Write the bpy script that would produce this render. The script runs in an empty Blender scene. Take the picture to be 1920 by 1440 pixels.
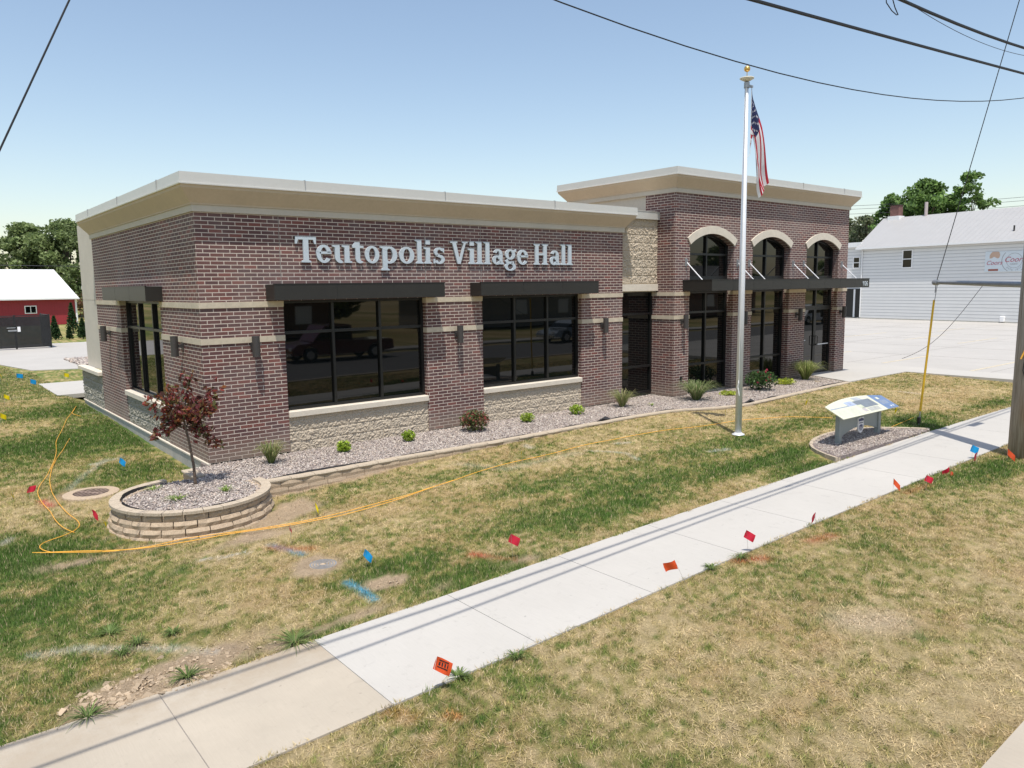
import bpy, math, random
import numpy as np
from mathutils import Vector, Matrix
random.seed(7); rng = np.random.default_rng(7)
SC = bpy.context.scene; COL = SC.collection
R = math.radians
# ------------------------------------------------------------ camera
YAW, PITCH, ROLL, FPX = R(39.05668791), R(7.29778197), R(-0.77278883), 1427.2666906
CAM = np.array([-4.11593478, -13.54168268, 3.02004571])
fw = np.array([math.sin(YAW)*math.cos(PITCH), math.cos(YAW)*math.cos(PITCH), -math.sin(PITCH)])
rt = np.array([math.cos(YAW), -math.sin(YAW), 0.0]); up = np.cross(rt, fw)
c_, s_ = math.cos(ROLL), math.sin(ROLL)
rt, up = c_*rt + s_*up, -s_*rt + c_*up
cd = bpy.data.cameras.new('camera'); cam = bpy.data.objects.new('camera', cd); COL.objects.link(cam)
cd.sensor_width = 36; cd.lens = 36*FPX/1920; cd.clip_end = 3000; cd.clip_start = 0.1
m = Matrix(((rt[0], up[0], -fw[0], CAM[0]), (rt[1], up[1], -fw[1], CAM[1]), (rt[2], up[2], -fw[2], CAM[2]), (0, 0, 0, 1)))
cam.matrix_world = m; SC.camera = cam
def ray(x, y): return FPX*fw + (x-960)*rt - (y-720)*up
def U(ax, val, x, y):                       # the point of a survey plane seen at a photo pixel
    d = ray(x, y); i = 'xyz'.index(ax); return CAM + d*(val-CAM[i])/d[i]
# ------------------------------------------------------------ light
SUN = Vector((-0.19, -0.295, 1.0)).normalized()
sl = bpy.data.lights.new('sun', 'SUN'); sl.energy = 3.5; sl.angle = R(0.55); sl.color = (1, .945, .86)
so = bpy.data.objects.new('sun', sl); COL.objects.link(so); so.rotation_euler = SUN.to_track_quat('Z', 'Y').to_euler()
W = bpy.data.worlds.new('World'); SC.world = W; W.use_nodes = True
nt = W.node_tree; sky = nt.nodes.new('ShaderNodeTexSky'); sky.sky_type = 'NISHITA'; sky.sun_disc = False
sky.sun_elevation = math.asin(SUN.z); sky.sun_rotation = math.atan2(SUN.x, SUN.y)
sky.altitude = 100; sky.air_density = 1.15; sky.dust_density = 1.1; sky.ozone_density = 1.2
bg = nt.nodes['Background']; bg.inputs[1].default_value = 0.132; tn = nt.nodes.new('ShaderNodeMix'); tn.data_type = 'RGBA'; tn.blend_type = 'MULTIPLY'; tn.inputs[0].default_value = 1; tn.inputs[7].default_value = (1.0, .94, .885, 1)
nt.links.new(sky.outputs[0], tn.inputs[6]); nt.links.new(tn.outputs[2], bg.inputs[0])
SC.view_settings.view_transform = 'Standard'; SC.view_settings.look = 'None'
SC.view_settings.exposure = 0.53; SC.view_settings.gamma = 1
# ------------------------------------------------------------ object helpers
def tag(o, label=None, cat=None, group=None, kind=None):
    if label: o['label'] = label
    if cat: o['category'] = cat
    if group: o['group'] = group
    if kind: o['kind'] = kind
    return o
def empty(name, loc=(0, 0, 0), rz=0, label=None, cat=None, group=None):
    o = bpy.data.objects.new(name, None); COL.objects.link(o); o.location = loc; o.rotation_euler[2] = rz
    o.empty_display_size = .2
    return tag(o, label, cat, group)
def mesh(name, vs, fs, mat, parent=None, smooth=False, colors=None):
    me = bpy.data.meshes.new(name); me.from_pydata([tuple(v) for v in vs], [], [tuple(f) for f in fs]); me.update()
    if mat: me.materials.append(mat)
    if smooth: me.polygons.foreach_set('use_smooth', [True]*len(me.polygons))
    if colors is not None:
        a = me.color_attributes.new('Col', 'FLOAT_COLOR', 'POINT'); a.data.foreach_set('color', np.asarray(colors, dtype=np.float32).ravel())
    o = bpy.data.objects.new(name, me); COL.objects.link(o)
    if parent: o.parent = parent
    return o
def tris(name, V, mat, parent=None, colors=None):     # V: (n,3,3) numpy soup of triangles
    n = len(V); me = bpy.data.meshes.new(name)
    me.vertices.add(n*3); me.vertices.foreach_set('co', V.astype(np.float32).ravel())
    me.loops.add(n*3); me.loops.foreach_set('vertex_index', np.arange(n*3, dtype=np.int32))
    me.polygons.add(n); me.polygons.foreach_set('loop_start', np.arange(0, n*3, 3, dtype=np.int32))
    me.polygons.foreach_set('loop_total', np.full(n, 3, dtype=np.int32)); me.update(calc_edges=True)
    me.materials.append(mat)
    if colors is not None:
        a = me.color_attributes.new('Col', 'FLOAT_COLOR', 'POINT'); a.data.foreach_set('color', colors.astype(np.float32).ravel())
    o = bpy.data.objects.new(name, me); COL.objects.link(o)
    if parent: o.parent = parent
    return o
class MB:
    def __init__(s): s.v = []; s.f = []
    def add(s, vs, fs):
        n = len(s.v); s.v += [tuple(v) for v in vs]; s.f += [tuple(i+n for i in f) for f in fs]; return s
    def box(s, x0, x1, y0, y1, z0, z1):
        return s.add([(x0,y0,z0),(x1,y0,z0),(x1,y1,z0),(x0,y1,z0),(x0,y0,z1),(x1,y0,z1),(x1,y1,z1),(x0,y1,z1)],
                     [(0,3,2,1),(4,5,6,7),(0,1,5,4),(1,2,6,5),(2,3,7,6),(3,0,4,7)])
    def bev(s, x0, x1, y0, y1, z0, z1, b=.01):         # box with chamfered edges
        vs = []; idx = {}
        X = (x0, x1); Y = (y0, y1); Z = (z0, z1)
        for i in (0, 1):
            for j in (0, 1):
                for k in (0, 1):
                    sx, sy, sz = (1-2*i)*b, (1-2*j)*b, (1-2*k)*b
                    for a in range(3):
                        p = [X[i]+sx, Y[j]+sy, Z[k]+sz]; p[a] = (X[i], Y[j], Z[k])[a]
                        idx[(i, j, k, a)] = len(vs); vs.append(tuple(p))
        fs = []
        for a in range(3):
            o = [c for c in range(3) if c != a]
            for e in (0, 1):
                q = []
                for (u, v) in ((0,0),(1,0),(1,1),(0,1)):
                    k = [0,0,0]; k[a] = e; k[o[0]] = u; k[o[1]] = v; q.append(idx[tuple(k)+(a,)])
                fs.append(q)
        for a in range(3):
            o = [c for c in range(3) if c != a]
            for u in (0, 1):
                for v in (0, 1):
                    k0 = [0,0,0]; k1 = [0,0,0]; k0[o[0]] = k1[o[0]] = u; k0[o[1]] = k1[o[1]] = v; k1[a] = 1
                    fs.append((idx[tuple(k0)+(o[0],)], idx[tuple(k1)+(o[0],)], idx[tuple(k1)+(o[1],)], idx[tuple(k0)+(o[1],)]))
        for i in (0, 1):
            for j in (0, 1):
                for k in (0, 1): fs.append((idx[(i,j,k,0)], idx[(i,j,k,1)], idx[(i,j,k,2)]))
        return s.add(vs, fs)
    def prism(s, poly, axis, a, b):                    # poly in the two other axes, extruded a..b
        n = len(poly); vs = []
        for t in (a, b):
            for (p, q) in poly:
                vs.append({'x': (t, p, q), 'y': (p, t, q), 'z': (p, q, t)}[axis])
        fs = [tuple(range(n)), tuple(range(2*n-1, n-1, -1))] + [(i, i+n, (i+1) % n+n, (i+1) % n) for i in range(n)]
        return s.add(vs, fs)
    def tube(s, pts, r, n=8, cap=True):
        pts = [Vector(p) for p in pts]; m_ = len(pts); rings = []
        rr = r if isinstance(r, (list, tuple)) else [r]*m_
        prev = None; vs = []
        for i, p in enumerate(pts):
            d = (pts[min(i+1, m_-1)]-pts[max(i-1, 0)]).normalized()
            a = Vector((0, 0, 1)) if abs(d.z) < .9 else Vector((1, 0, 0))
            if prev is not None: a = prev
            u = (a - d*a.dot(d)).normalized(); prev = u; w = d.cross(u)
            for k in range(n):
                t = 2*math.pi*k/n; vs.append(p+(u*math.cos(t)+w*math.sin(t))*rr[i])
        fs = []
        for i in range(m_-1):
            for k in range(n): fs.append((i*n+k, i*n+(k+1) % n, (i+1)*n+(k+1) % n, (i+1)*n+k))
        if cap: fs += [tuple(range(n-1, -1, -1)), tuple(range((m_-1)*n, m_*n))]
        return s.add(vs, fs)
    def lathe(s, prof, c=(0, 0, 0), n=20, a0=0, a1=2*math.pi, axis='z'):
        full = abs(a1-a0-2*math.pi) < 1e-6; k = n if full else n+1; vs = []
        for (r, z) in prof:
            for i in range(k):
                t = a0+(a1-a0)*i/n; p = (r*math.cos(t), r*math.sin(t), z)
                if axis == 'x': p = (z, r*math.cos(t), r*math.sin(t))
                if axis == 'y': p = (r*math.cos(t), z, r*math.sin(t))
                vs.append((c[0]+p[0], c[1]+p[1], c[2]+p[2]))
        fs = []
        for j in range(len(prof)-1):
            for i in range(n): fs.append((j*k+i, j*k+(i+1) % k, (j+1)*k+(i+1) % k, (j+1)*k+i))
        return s.add(vs, fs)
    def build(s, name, mat, parent=None, smooth=False): return mesh(name, s.v, s.f, mat, parent, smooth)
def box(name, mat, parent, *a): return MB().box(*a).build(name, mat, parent)
# ------------------------------------------------------------ materials
def nodes(name):
    mt = bpy.data.materials.new(name); mt.use_nodes = True; t = mt.node_tree
    return mt, t, t.nodes['Principled BSDF']
def L(t, a, b): t.links.new(a, b)
def N(t, typ, **k):
    n = t.nodes.new(typ)
    for q, v in k.items():
        if q == 'ins':
            for i, w in v.items(): n.inputs[i].default_value = w
        else: setattr(n, q, v)
    return n
def c4(c): return (c[0], c[1], c[2], 1)
def mixrgb(t, fac, a, b, mode='MIX'):
    n = N(t, 'ShaderNodeMix', data_type='RGBA', blend_type=mode)
    for i, v in ((0, fac), (6, a), (7, b)):
        if isinstance(v, bpy.types.NodeSocket): L(t, v, n.inputs[i])
        else: n.inputs[i].default_value = v if i == 0 else c4(v)
    return n.outputs[2]
def ramp(t, src, stops):
    n = N(t, 'ShaderNodeValToRGB'); L(t, src, n.inputs[0]); e = n.color_ramp.elements
    while len(e) < len(stops): e.new(.5)
    for i, (p, c) in enumerate(stops): e[i].position = p; e[i].color = c4(c) if hasattr(c, '__len__') else (c, c, c, 1)
    return n.outputs[0]
def coords(t, kind='Object'): return N(t, 'ShaderNodeTexCoord').outputs[kind]
def noise(t, vec, scale, detail=4, rough=.55, dist=0):
    n = N(t, 'ShaderNodeTexNoise', ins={2: scale, 3: detail, 4: rough}); n.inputs['Distortion'].default_value = dist; L(t, vec, n.inputs[0]); return n.outputs[0]
def bump(t, p, h, strength=.3, dist=.01, nrm=None):
    b = N(t, 'ShaderNodeBump', ins={0: strength, 1: dist}); L(t, h, b.inputs['Height'])
    if nrm: L(t, nrm, b.inputs['Normal'])
    L(t, b.outputs[0], p.inputs['Normal']); return b.outputs[0]
def plain(name, col, rough=.6, metal=0, var=.12, scale=6, bs=.15, bd=.004, bscale=60, spec=.5):
    mt, t, p = nodes(name); co = coords(t)
    n1 = noise(t, co, scale); n2 = noise(t, co, scale*7, 3)
    f = N(t, 'ShaderNodeMath', operation='ADD'); L(t, n1, f.inputs[0]); L(t, n2, f.inputs[1])
    g = N(t, 'ShaderNodeMapRange', ins={1: .7, 2: 1.3, 3: 1-var, 4: 1+var}); L(t, f.outputs[0], g.inputs[0])
    v = N(t, 'ShaderNodeVectorMath', operation='SCALE'); v.inputs[0].default_value = col; L(t, g.outputs[0], v.inputs['Scale'])
    L(t, v.outputs[0], p.inputs['Base Color']); p.inputs['Roughness'].default_value = rough; p.inputs['Metallic'].default_value = metal
    p.inputs['Specular IOR Level'].default_value = spec
    if bs: bump(t, p, noise(t, co, bscale, 3), bs, bd)
    return mt
def uwall(t):                                          # wall coordinates: (x+y, z)
    sp = N(t, 'ShaderNodeSeparateXYZ'); L(t, coords(t), sp.inputs[0]); a = N(t, 'ShaderNodeMath', operation='ADD')
    L(t, sp.outputs[0], a.inputs[0]); L(t, sp.outputs[1], a.inputs[1]); cb = N(t, 'ShaderNodeCombineXYZ')
    L(t, a.outputs[0], cb.inputs[0]); L(t, sp.outputs[2], cb.inputs[1]); return cb.outputs[0], sp
def brick_mat(name, c1, c2, c3, mortar, dirt=True):
    mt, t, p = nodes(name); uv, sp = uwall(t)
    def br(a, b, off=(0, 0, 0)):
        mp = N(t, 'ShaderNodeMapping'); L(t, uv, mp.inputs[0]); mp.inputs[1].default_value = off
        n = N(t, 'ShaderNodeTexBrick', offset=.5, ins={4: 1.0, 5: .0068, 6: .12, 7: 0, 8: .2305, 9: .0678})
        n.inputs[1].default_value = c4(a); n.inputs[2].default_value = c4(b); n.inputs[3].default_value = c4(mortar); L(t, mp.outputs[0], n.inputs[0]); return n
    b1 = br(c1, c2); b2 = br((0, 0, 0), (1, 1, 1), (2.305*7, .0678*46, 0))
    hl = ramp(t, b2.outputs[0], [(.90, 0), (.95, .8)])
    inv = N(t, 'ShaderNodeMath', operation='SUBTRACT', ins={0: 1.0}); L(t, b1.outputs[1], inv.inputs[1])
    mm = N(t, 'ShaderNodeMath', operation='MULTIPLY'); L(t, hl, mm.inputs[0]); L(t, inv.outputs[0], mm.inputs[1])
    col = mixrgb(t, mm.outputs[0], b1.outputs[0], c3)
    ns = noise(t, coords(t), 35, 4, .7); col = mixrgb(t, .35, col, mixrgb(t, ns, (.25, .25, .25), (1.6, 1.6, 1.6)), 'MULTIPLY')
    big = noise(t, coords(t), .8, 3); col = mixrgb(t, ramp(t, big, [(.45, 0), (.8, .22)]), col, (.42, .36, .33))
    if dirt:                                           # splashed soil on the lowest courses
        a = N(t, 'ShaderNodeMapRange', ins={1: .05, 2: .5, 3: .75, 4: 0}); L(t, sp.outputs[2], a.inputs[0])
        q = N(t, 'ShaderNodeMath', operation='MULTIPLY'); L(t, a.outputs[0], q.inputs[0]); L(t, noise(t, coords(t), 2.5, 5, .7), q.inputs[1])
        col = mixrgb(t, q.outputs[0], col, (.36, .30, .23))
    L(t, col, p.inputs['Base Color']); p.inputs['Roughness'].default_value = .78
    h = mixrgb(t, b1.outputs[1], (1, 1, 1), (0, 0, 0)); h2 = mixrgb(t, .2, h, ns)
    bump(t, p, h2, .6, .006); return mt
def conc_mat(name, col, joint=None, var=.1, edge=False, tint=(.42, .37, .30)):
    mt, t, p = nodes(name); co = coords(t)
    a = mixrgb(t, ramp(t, noise(t, co, .45, 6, .62), [(.3, 0), (.72, 1)]), [v*(1-var) for v in col], [v*(1+var*.7) for v in col])
    a = mixrgb(t, ramp(t, noise(t, co, 1.7, 6, .7, .4), [(.5, 0), (.85, .45)]), a, tint)
    a = mixrgb(t, ramp(t, noise(t, co, 90, 3, .7), [(.62, 0), (.8, .3)]), a, [v*.55 for v in col])
    mp = N(t, 'ShaderNodeMapping'); L(t, co, mp.inputs[0]); mp.inputs[3].default_value = (95, 5, 5); br_ = noise(t, mp.outputs[0], 1.0, 3, .6)
    a = mixrgb(t, .5, a, mixrgb(t, br_, (.86, .86, .86), (1.14, 1.14, 1.14)), 'MULTIPLY')
    a = mixrgb(t, ramp(t, noise(t, co, 5.5, 8, .75, 1.2), [(.57, 0), (.67, .38)]), a, [v*.72 for v in tint])
    a = mixrgb(t, ramp(t, noise(t, co, 14, 2, .5), [(.74, 0), (.78, .5)]), a, [v*.5 for v in tint])
    L(t, a, p.inputs['Base Color']); p.inputs['Roughness'].default_value = .85
    if edge:                                           # soil washed over the lawn-side edge
        sp = N(t, 'ShaderNodeSeparateXYZ'); L(t, co, sp.inputs[0]); q = N(t, 'ShaderNodeMapRange', ins={1: -7.45, 2: -6.82, 3: 0, 4: 1.0}); L(t, sp.outputs[1], q.inputs[0])
        w = N(t, 'ShaderNodeMath', operation='MULTIPLY'); L(t, q.outputs[0], w.inputs[0]); L(t, ramp(t, noise(t, co, 2.2, 7, .75), [(.38, 0), (.62, 1)]), w.inputs[1])
        a = mixrgb(t, w.outputs[0], a, (.33, .265, .19)); L(t, a, p.inputs['Base Color'])
    b0 = bump(t, p, noise(t, co, 130, 3), .25, .003); bump(t, p, br_, .25, .003, b0); return mt
def block_mat(name, col, col2):
    mt, t, p = nodes(name); co = coords(t)
    a = mixrgb(t, noise(t, co, 3, 4, .6), col, col2)
    a = mixrgb(t, ramp(t, noise(t, co, 55, 4, .8), [(.35, 0), (.7, 1)]), mixrgb(t, 1, a, (.6, .58, .56), 'MULTIPLY'), a)
    L(t, a, p.inputs['Base Color']); p.inputs['Roughness'].default_value = .95
    bump(t, p, noise(t, co, 80, 4, .7), .6, .01); return mt
def attr_mat(name, rough=.9, bumpy=0, trans=0, scale=1.0):
    mt, t, p = nodes(name); a = N(t, 'ShaderNodeAttribute', attribute_name='Col')
    col = a.outputs[0]
    if bumpy: 
        n = noise(t, coords(t), 42, 8, .85, .6); col = mixrgb(t, .8, col, mixrgb(t, ramp(t, n, [(.3, 0), (.7, 1)]), (.38, .38, .34), (1.5, 1.47, 1.4)), 'MULTIPLY'); bump(t, p, n, bumpy, .04)
    L(t, col, p.inputs['Base Color']); p.inputs['Roughness'].default_value = rough; p.inputs['Specular IOR Level'].default_value = .25
    if trans:
        tr = N(t, 'ShaderNodeBsdfTranslucent'); L(t, col, tr.inputs[0]); mx = N(t, 'ShaderNodeMixShader', ins={0: trans})
        L(t, p.outputs[0], mx.inputs[1]); L(t, tr.outputs[0], mx.inputs[2]); L(t, mx.outputs[0], t.nodes['Material Output'].inputs[0])
    return mt
def glass_mat(name, col=(.004, .005, .005), rough=.02, spec=.5):
    mt, t, p = nodes(name); p.inputs['Base Color'].default_value = c4(col); p.inputs['Roughness'].default_value = rough
    p.inputs['Specular IOR Level'].default_value = spec
    bump(t, p, noise(t, coords(t), 1.1, 1), .035, .02); return mt
M = {}
M['brick'] = brick_mat('brick', (.086, .042, .043), (.138, .056, .048), (.19, .062, .05), (.56, .485, .42))
M['stone'] = plain('cast_stone', (.50, .435, .335), .85, var=.12, scale=3, bs=.2)
M['stone_light'] = plain('sill_stone', (.62, .56, .47), .8, var=.08, bs=.15)
M['eifs'] = plain('tan_render', (.50, .41, .305), .9, var=.05, scale=2, bs=.35, bd=.003, bscale=180)
M['eifs_light'] = plain('light_render', (.50, .455, .38), .9, var=.05, scale=2, bs=.3, bd=.003, bscale=180)
M['eifs_wall'] = plain('grey_render', (.52, .48, .415), .9, var=.06, scale=2, bs=.3, bd=.003, bscale=180)
M['coping'] = plain('coping_metal', (.56, .545, .505), .42, .25, var=.03, bs=0)
M['white_line'] = plain('drip_edge', (.85, .84, .82), .5, var=.02, bs=0)
M['bronze'] = plain('bronze_metal', (.027, .025, .022), .42, .2, var=.08, bs=0)
M['bronze_dark'] = plain('black_frame', (.016, .016, .016), .38, .2, var=.08, bs=0)
M['lamp'] = plain('lamp_metal', (.055, .050, .048), .5, .2, var=.08, bs=0)
M['letter'] = plain('letter_metal', (.50, .56, .61), .45, .1, var=.04, bs=0)
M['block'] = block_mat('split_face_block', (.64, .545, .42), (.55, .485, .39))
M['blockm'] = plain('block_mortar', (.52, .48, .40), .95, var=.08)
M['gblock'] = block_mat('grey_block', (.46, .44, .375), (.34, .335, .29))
M['glass'] = glass_mat('window_glass')
M['conc'] = conc_mat('new_concrete', (.445, .425, .39), tint=(.41, .39, .355), var=.06)
M['conc_old'] = conc_mat('old_concrete', (.405, .355, .285), var=.16, edge=True)
M['conc_lot'] = conc_mat('lot_concrete', (.42, .40, .37), var=.08, tint=(.39, .37, .335))
M['found'] = plain('foundation', (.40, .385, .345), .9, var=.15, scale=4)
M['joint'] = plain('joint_gap', (.26, .24, .22), .9, var=.2, bs=0)
M['asphalt'] = plain('asphalt', (.16, .155, .15), .9, var=.15, scale=1.5, bs=.4)
M['wallblock'] = block_mat('retaining_block', (.60, .48, .345), (.50, .39, .28))
M['fabric'] = plain('weed_fabric', (.025, .025, .028), .8, var=.2, bs=.4)
M['gravelbase'] = plain('gravel_bed', (.23, .19, .18), .95, var=.3, scale=20, bs=1, bd=.02, bscale=40)
M['lawn'] = attr_mat('lawn_ground', .95, .9)
M['blade'] = attr_mat('grass_blades', .8, 0, .25)
M['pebble'] = attr_mat('pebbles', .8)
M['leafA'] = attr_mat('leaves', .55, 0, .42)
M['alu'] = plain('brushed_aluminium', (.74, .75, .77), .45, .3, var=.04, bs=0)
M['galv'] = plain('galvanised_steel', (.36, .37, .38), .5, .6, var=.15, bs=0)
M['gold'] = plain('gold_finish', (.72, .45, .14), .3, .9, var=.05, bs=0)
M['cream'] = plain('cream_plastic', (.66, .62, .52), .5, var=.05, bs=0)
M['rope'] = plain('rope', (.6, .6, .58), .9, var=.1, bs=0)
M['bark'] = plain('bark', (.13, .095, .07), .95, var=.4, scale=8, bs=.8, bd=.02, bscale=25)
M['polewood'] = None
M['yellow'] = plain('yellow_guard', (.72, .43, .015), .45, var=.08, bs=0)
M['wire'] = plain('black_wire', (.012, .012, .014), .6, var=.1, bs=0)
M['steelwire'] = plain('steel_wire', (.06, .062, .068), .5, .3, var=.1, bs=0)
M['orange_cable'] = plain('orange_conduit', (.85, .42, .05), .5, var=.06, bs=0)
M['red_siding'] = None
M['white_roof'] = plain('white_metal_roof', (.78, .78, .76), .45, .1, var=.05, bs=0)
M['white_trim'] = plain('white_trim', (.78, .78, .78), .5, var=.03, bs=0)
M['black_mesh'] = plain('black_screen', (.012, .013, .014), .7, var=.5, scale=1.2, bs=.2)
t_ = M['black_mesh'].node_tree; mx_ = N(t_, 'ShaderNodeMixShader', ins={0: .16}); L(t_, t_.nodes['Principled BSDF'].outputs[0], mx_.inputs[1]); L(t_, N(t_, 'ShaderNodeBsdfTransparent').outputs[0], mx_.inputs[2]); L(t_, mx_.outputs[0], t_.nodes['Material Output'].inputs[0])
M['wood_red'] = plain('cedar_boards', (.34, .13, .10), .8, var=.3, scale=5, bs=.2)
M['signgrey'] = plain('grey_paint', (.27, .30, .29), .45, var=.04, bs=0)
M['redpaint'] = plain('red_paint', (.55, .03, .03), .5, var=.1, bs=0)
M['navy'] = plain('navy_paint', (.03, .035, .12), .5, var=.05, bs=0)
M['whitepaint'] = plain('white_paint', (.8, .8, .8), .5, var=.03, bs=0)
M['rubber'] = plain('tyre_rubber', (.02, .02, .02), .8, var=.1, bs=0)
M['chrome'] = plain('chrome', (.6, .6, .6), .2, .9, var=.03, bs=0)
def striped(name, col, axis, pitch, depth, col2=None, rough=.6, width=.12):   # siding / ribbed metal, real lap pitch
    mt, t, p = nodes(name); sp = N(t, 'ShaderNodeSeparateXYZ'); L(t, coords(t), sp.inputs[0])
    d = N(t, 'ShaderNodeMath', operation='DIVIDE', ins={1: pitch}); L(t, sp.outputs[axis], d.inputs[0])
    f = N(t, 'ShaderNodeMath', operation='FRACT'); L(t, d.outputs[0], f.inputs[0])
    r_ = ramp(t, f.outputs[0], [(0, 0), (width, 1), (1-width*.3, .9), (1, 0)])
    n = noise(t, coords(t), 1.2, 4); a = mixrgb(t, n, [v*.92 for v in col], [v*1.05 for v in col])
    a = mixrgb(t, r_, col2 or [v*.62 for v in col], a); L(t, a, p.inputs['Base Color']); p.inputs['Roughness'].default_value = rough
    bump(t, p, r_, .6, depth); return mt
M['siding'] = striped('vinyl_siding', (.70, .70, .69), 2, .25, .012, (.33, .335, .35), width=.2)
M['red_siding'] = striped('red_metal_siding', (.30, .022, .032), 0, .23, .01, (.23, .018, .026))
M['mroof'] = striped('metal_roof', (.60, .60, .60), 1, .3, .02, (.53, .53, .53), .5, .08)
def pole_mat():
    mt, t, p = nodes('weathered_pole'); mp = N(t, 'ShaderNodeMapping'); L(t, coords(t), mp.inputs[0]); mp.inputs[3].default_value = (18, 18, .8)
    n = noise(t, mp.outputs[0], 1.6, 5, .7); L(t, ramp(t, n, [(.3, (.17, .135, .10)), (.5, (.30, .26, .22)), (.7, (.44, .40, .35))]), p.inputs['Base Color'])
    p.inputs['Roughness'].default_value = .9; bump(t, p, n, .6, .02); return mt
M['polewood'] = pole_mat()
# ------------------------------------------------------------ ground
def zs(x): return np.interp(x, [-40, -8, -3.5, -2.4, -1.2, .4, 3.1, 5.3, 12.7, 30], [-.7, -.50, -.445, -.435, -.405, -.375, -.297, -.252, -.158, -.13])
def ze(x): return np.interp(x, [-40, -6, -1, 0, 1.4, 2.7, 4, 6, 9, 12, 22, 30], [-.5, -.36, -.30, -.28, -.21, -.16, -.11, -.07, -.05, -.05, -.02, -.02])
def sm(t): t = np.clip(t, 0, 1); return t*t*(3-2*t)
def gz(x, y):
    x = np.asarray(x, float); y = np.asarray(y, float)
    a = zs(x); b = ze(x); z = a+(b-a)*np.clip((y+6.8)/5.0, 0, 1)
    left = np.interp(y, [-1.6, 0, 2, 4, 7, 11, 16], [0, .0, .10, .25, .7, .93, 1.0])
    zl = b*(1-left)-.0
    w = sm((.5-x)/1.0); z = np.where(y > -1.6, z*(1-w)+zl*w, z)
    z = np.where((y > -1.6) & (x > .5), b, z)
    z = np.where(x > 22.3, np.minimum(z, -.03), z); z = np.where(y > 16, -.03, z)
    far = sm((-11.85-y)/.1); z = z*(1-far)+(-.62)*far
    return z
def G(px, py):
    z = -.3
    for _ in range(30):
        p = U('z', z, px, py); z2 = float(gz(p[0], p[1])); z = .5*z+.5*z2
    return np.array([p[0], p[1], float(gz(p[0], p[1]))])
_tab = np.random.default_rng(3).random((256, 256))
def vn(x, y):
    xi = np.floor(x).astype(int); yi = np.floor(y).astype(int); fx = x-xi; fy = y-yi; fx = fx*fx*(3-2*fx); fy = fy*fy*(3-2*fy)
    a = _tab[xi % 256, yi % 256]; b = _tab[(xi+1) % 256, yi % 256]; c = _tab[xi % 256, (yi+1) % 256]; d = _tab[(xi+1) % 256, (yi+1) % 256]
    return (a*(1-fx)+b*fx)*(1-fy)+(c*(1-fx)+d*fx)*fy
def fbm(x, y, s, o=4):
    r_ = 0; a = .5; n = 0
    for i in range(o): r_ = r_+a*vn(x*s+17*i, y*s+31*i); n += a; a *= .55; s *= 2.03
    return r_/n
# patches read off the photograph: (pixel, radii along and across, angle, strength)
GREEN_AND_SHADE = [((130,830),2.6,1.8,0,.9),((230,800),2.0,1.7,0,.9),((300,880),1.3,.9,0,.7),((170,770),2.2,2.0,0,.8),((230,900),1.0,.7,0,.6),((20,1050),1.3,.9,0,.9),((30,1180),1.3,1.0,0,.75),((60,1290),1.2,.6,0,.55),((0,1380),1.0,.5,0,.55),
  ((760,1062),1.1,.5,-.1,1.0),((880,1078),1.0,.4,0,.9),((1000,1040),.9,.3,.0,.5),((960,990),1.6,.6,.1,.55),((1120,960),1.5,.5,0,.75),((1230,900),1.8,.6,0,.7),((1450,860),1.8,.5,0,1.0),((1370,880),1.4,.5,0,.85),((1500,880),.9,.35,0,1.0),
  ((1400,830),1.9,.6,0,.8),((1480,800),2.0,.5,0,.7),((1200,870),2.5,.4,0,.5),((1050,900),1.8,.4,0,.45),((1560,830),.8,.5,0,.5),((1720,800),1.0,.6,0,.9),((1700,790),1.6,.35,0,.8),((1850,760),3.0,.35,0,.55),((1250,990),1.2,.3,.0,.8),((1080,1045),1.0,.2,.0,.9),  # patch at the guy anchor paints the transformer's shadow into the grass colour
  ((1860,880),1.4,.45,0,.9),((1750,900),.9,.4,0,.5),((620,1000),.9,.4,0,.3),((380,1190),.8,.2,0,.5),((570,1195),.7,.18,.0,.9),((940,1290),.7,.5,0,.25),((1600,1150),1.5,.7,0,.12),((300,720),1.2,1,0,.4),((900,880),1.5,.3,0,.25),((560,960),.8,.3,0,.4)]
DRY = [((1800,740),2.5,1.0,0,.8),((700,960),1.6,.7,0,.6),((820,1180),1.2,.3,0,.3),((900,1030),.9,.2,0,.7),((1380,905),.8,.18,0,.9),((1260,960),.6,.2,0,.8),((1300,790),1.0,.25,0,.8),((1385,815),.4,.25,0,.8),((1880,1300),1.2,.5,0,.8),((1630,1165),.5,.25,0,1.0),((150,940),1.0,.8,0,.5),((60,800),1.2,1.2,0,.4),((1650,700),3,.6,0,.8),((1640,1390),.8,.4,0,.4),((430,1150),.9,.4,0,.5)]
SOIL = [((540,960),.8,.35,.6,.8),((470,1010),.8,.35,.0,.7),((330,1265),1.0,.28,.2,1.0),((250,1300),.6,.2,.1,1.0),((500,1215),.6,.15,0,.6),((725,1092),.24,.2,0,1.0),((603,1060),.36,.36,0,1.0),((660,1160),1.2,.12,.05,.6),((170,925),.48,.48,0,.9),((240,1320),.7,.15,.1,.9),((335,830),.3,1.2,0,.5),((1000,1045),.7,.12,0,.4),((120,738),.6,.3,0,.6),((600,910),2.5,.18,0,.7),((900,850),2.5,.15,0,.4),((350,1010),1.5,.2,0,.6)]
def blobs(lst, x, y):
    o = np.zeros_like(x)
    for (px, a, b, th, s) in lst:
        c = G(*px); ct, st = math.cos(th), math.sin(th)
        u = ((x-c[0])*ct+(y-c[1])*st)/a; v = (-(x-c[0])*st+(y-c[1])*ct)/b
        o = np.maximum(o, s*np.exp(-(u*u+v*v)*.9))
    return o
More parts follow.
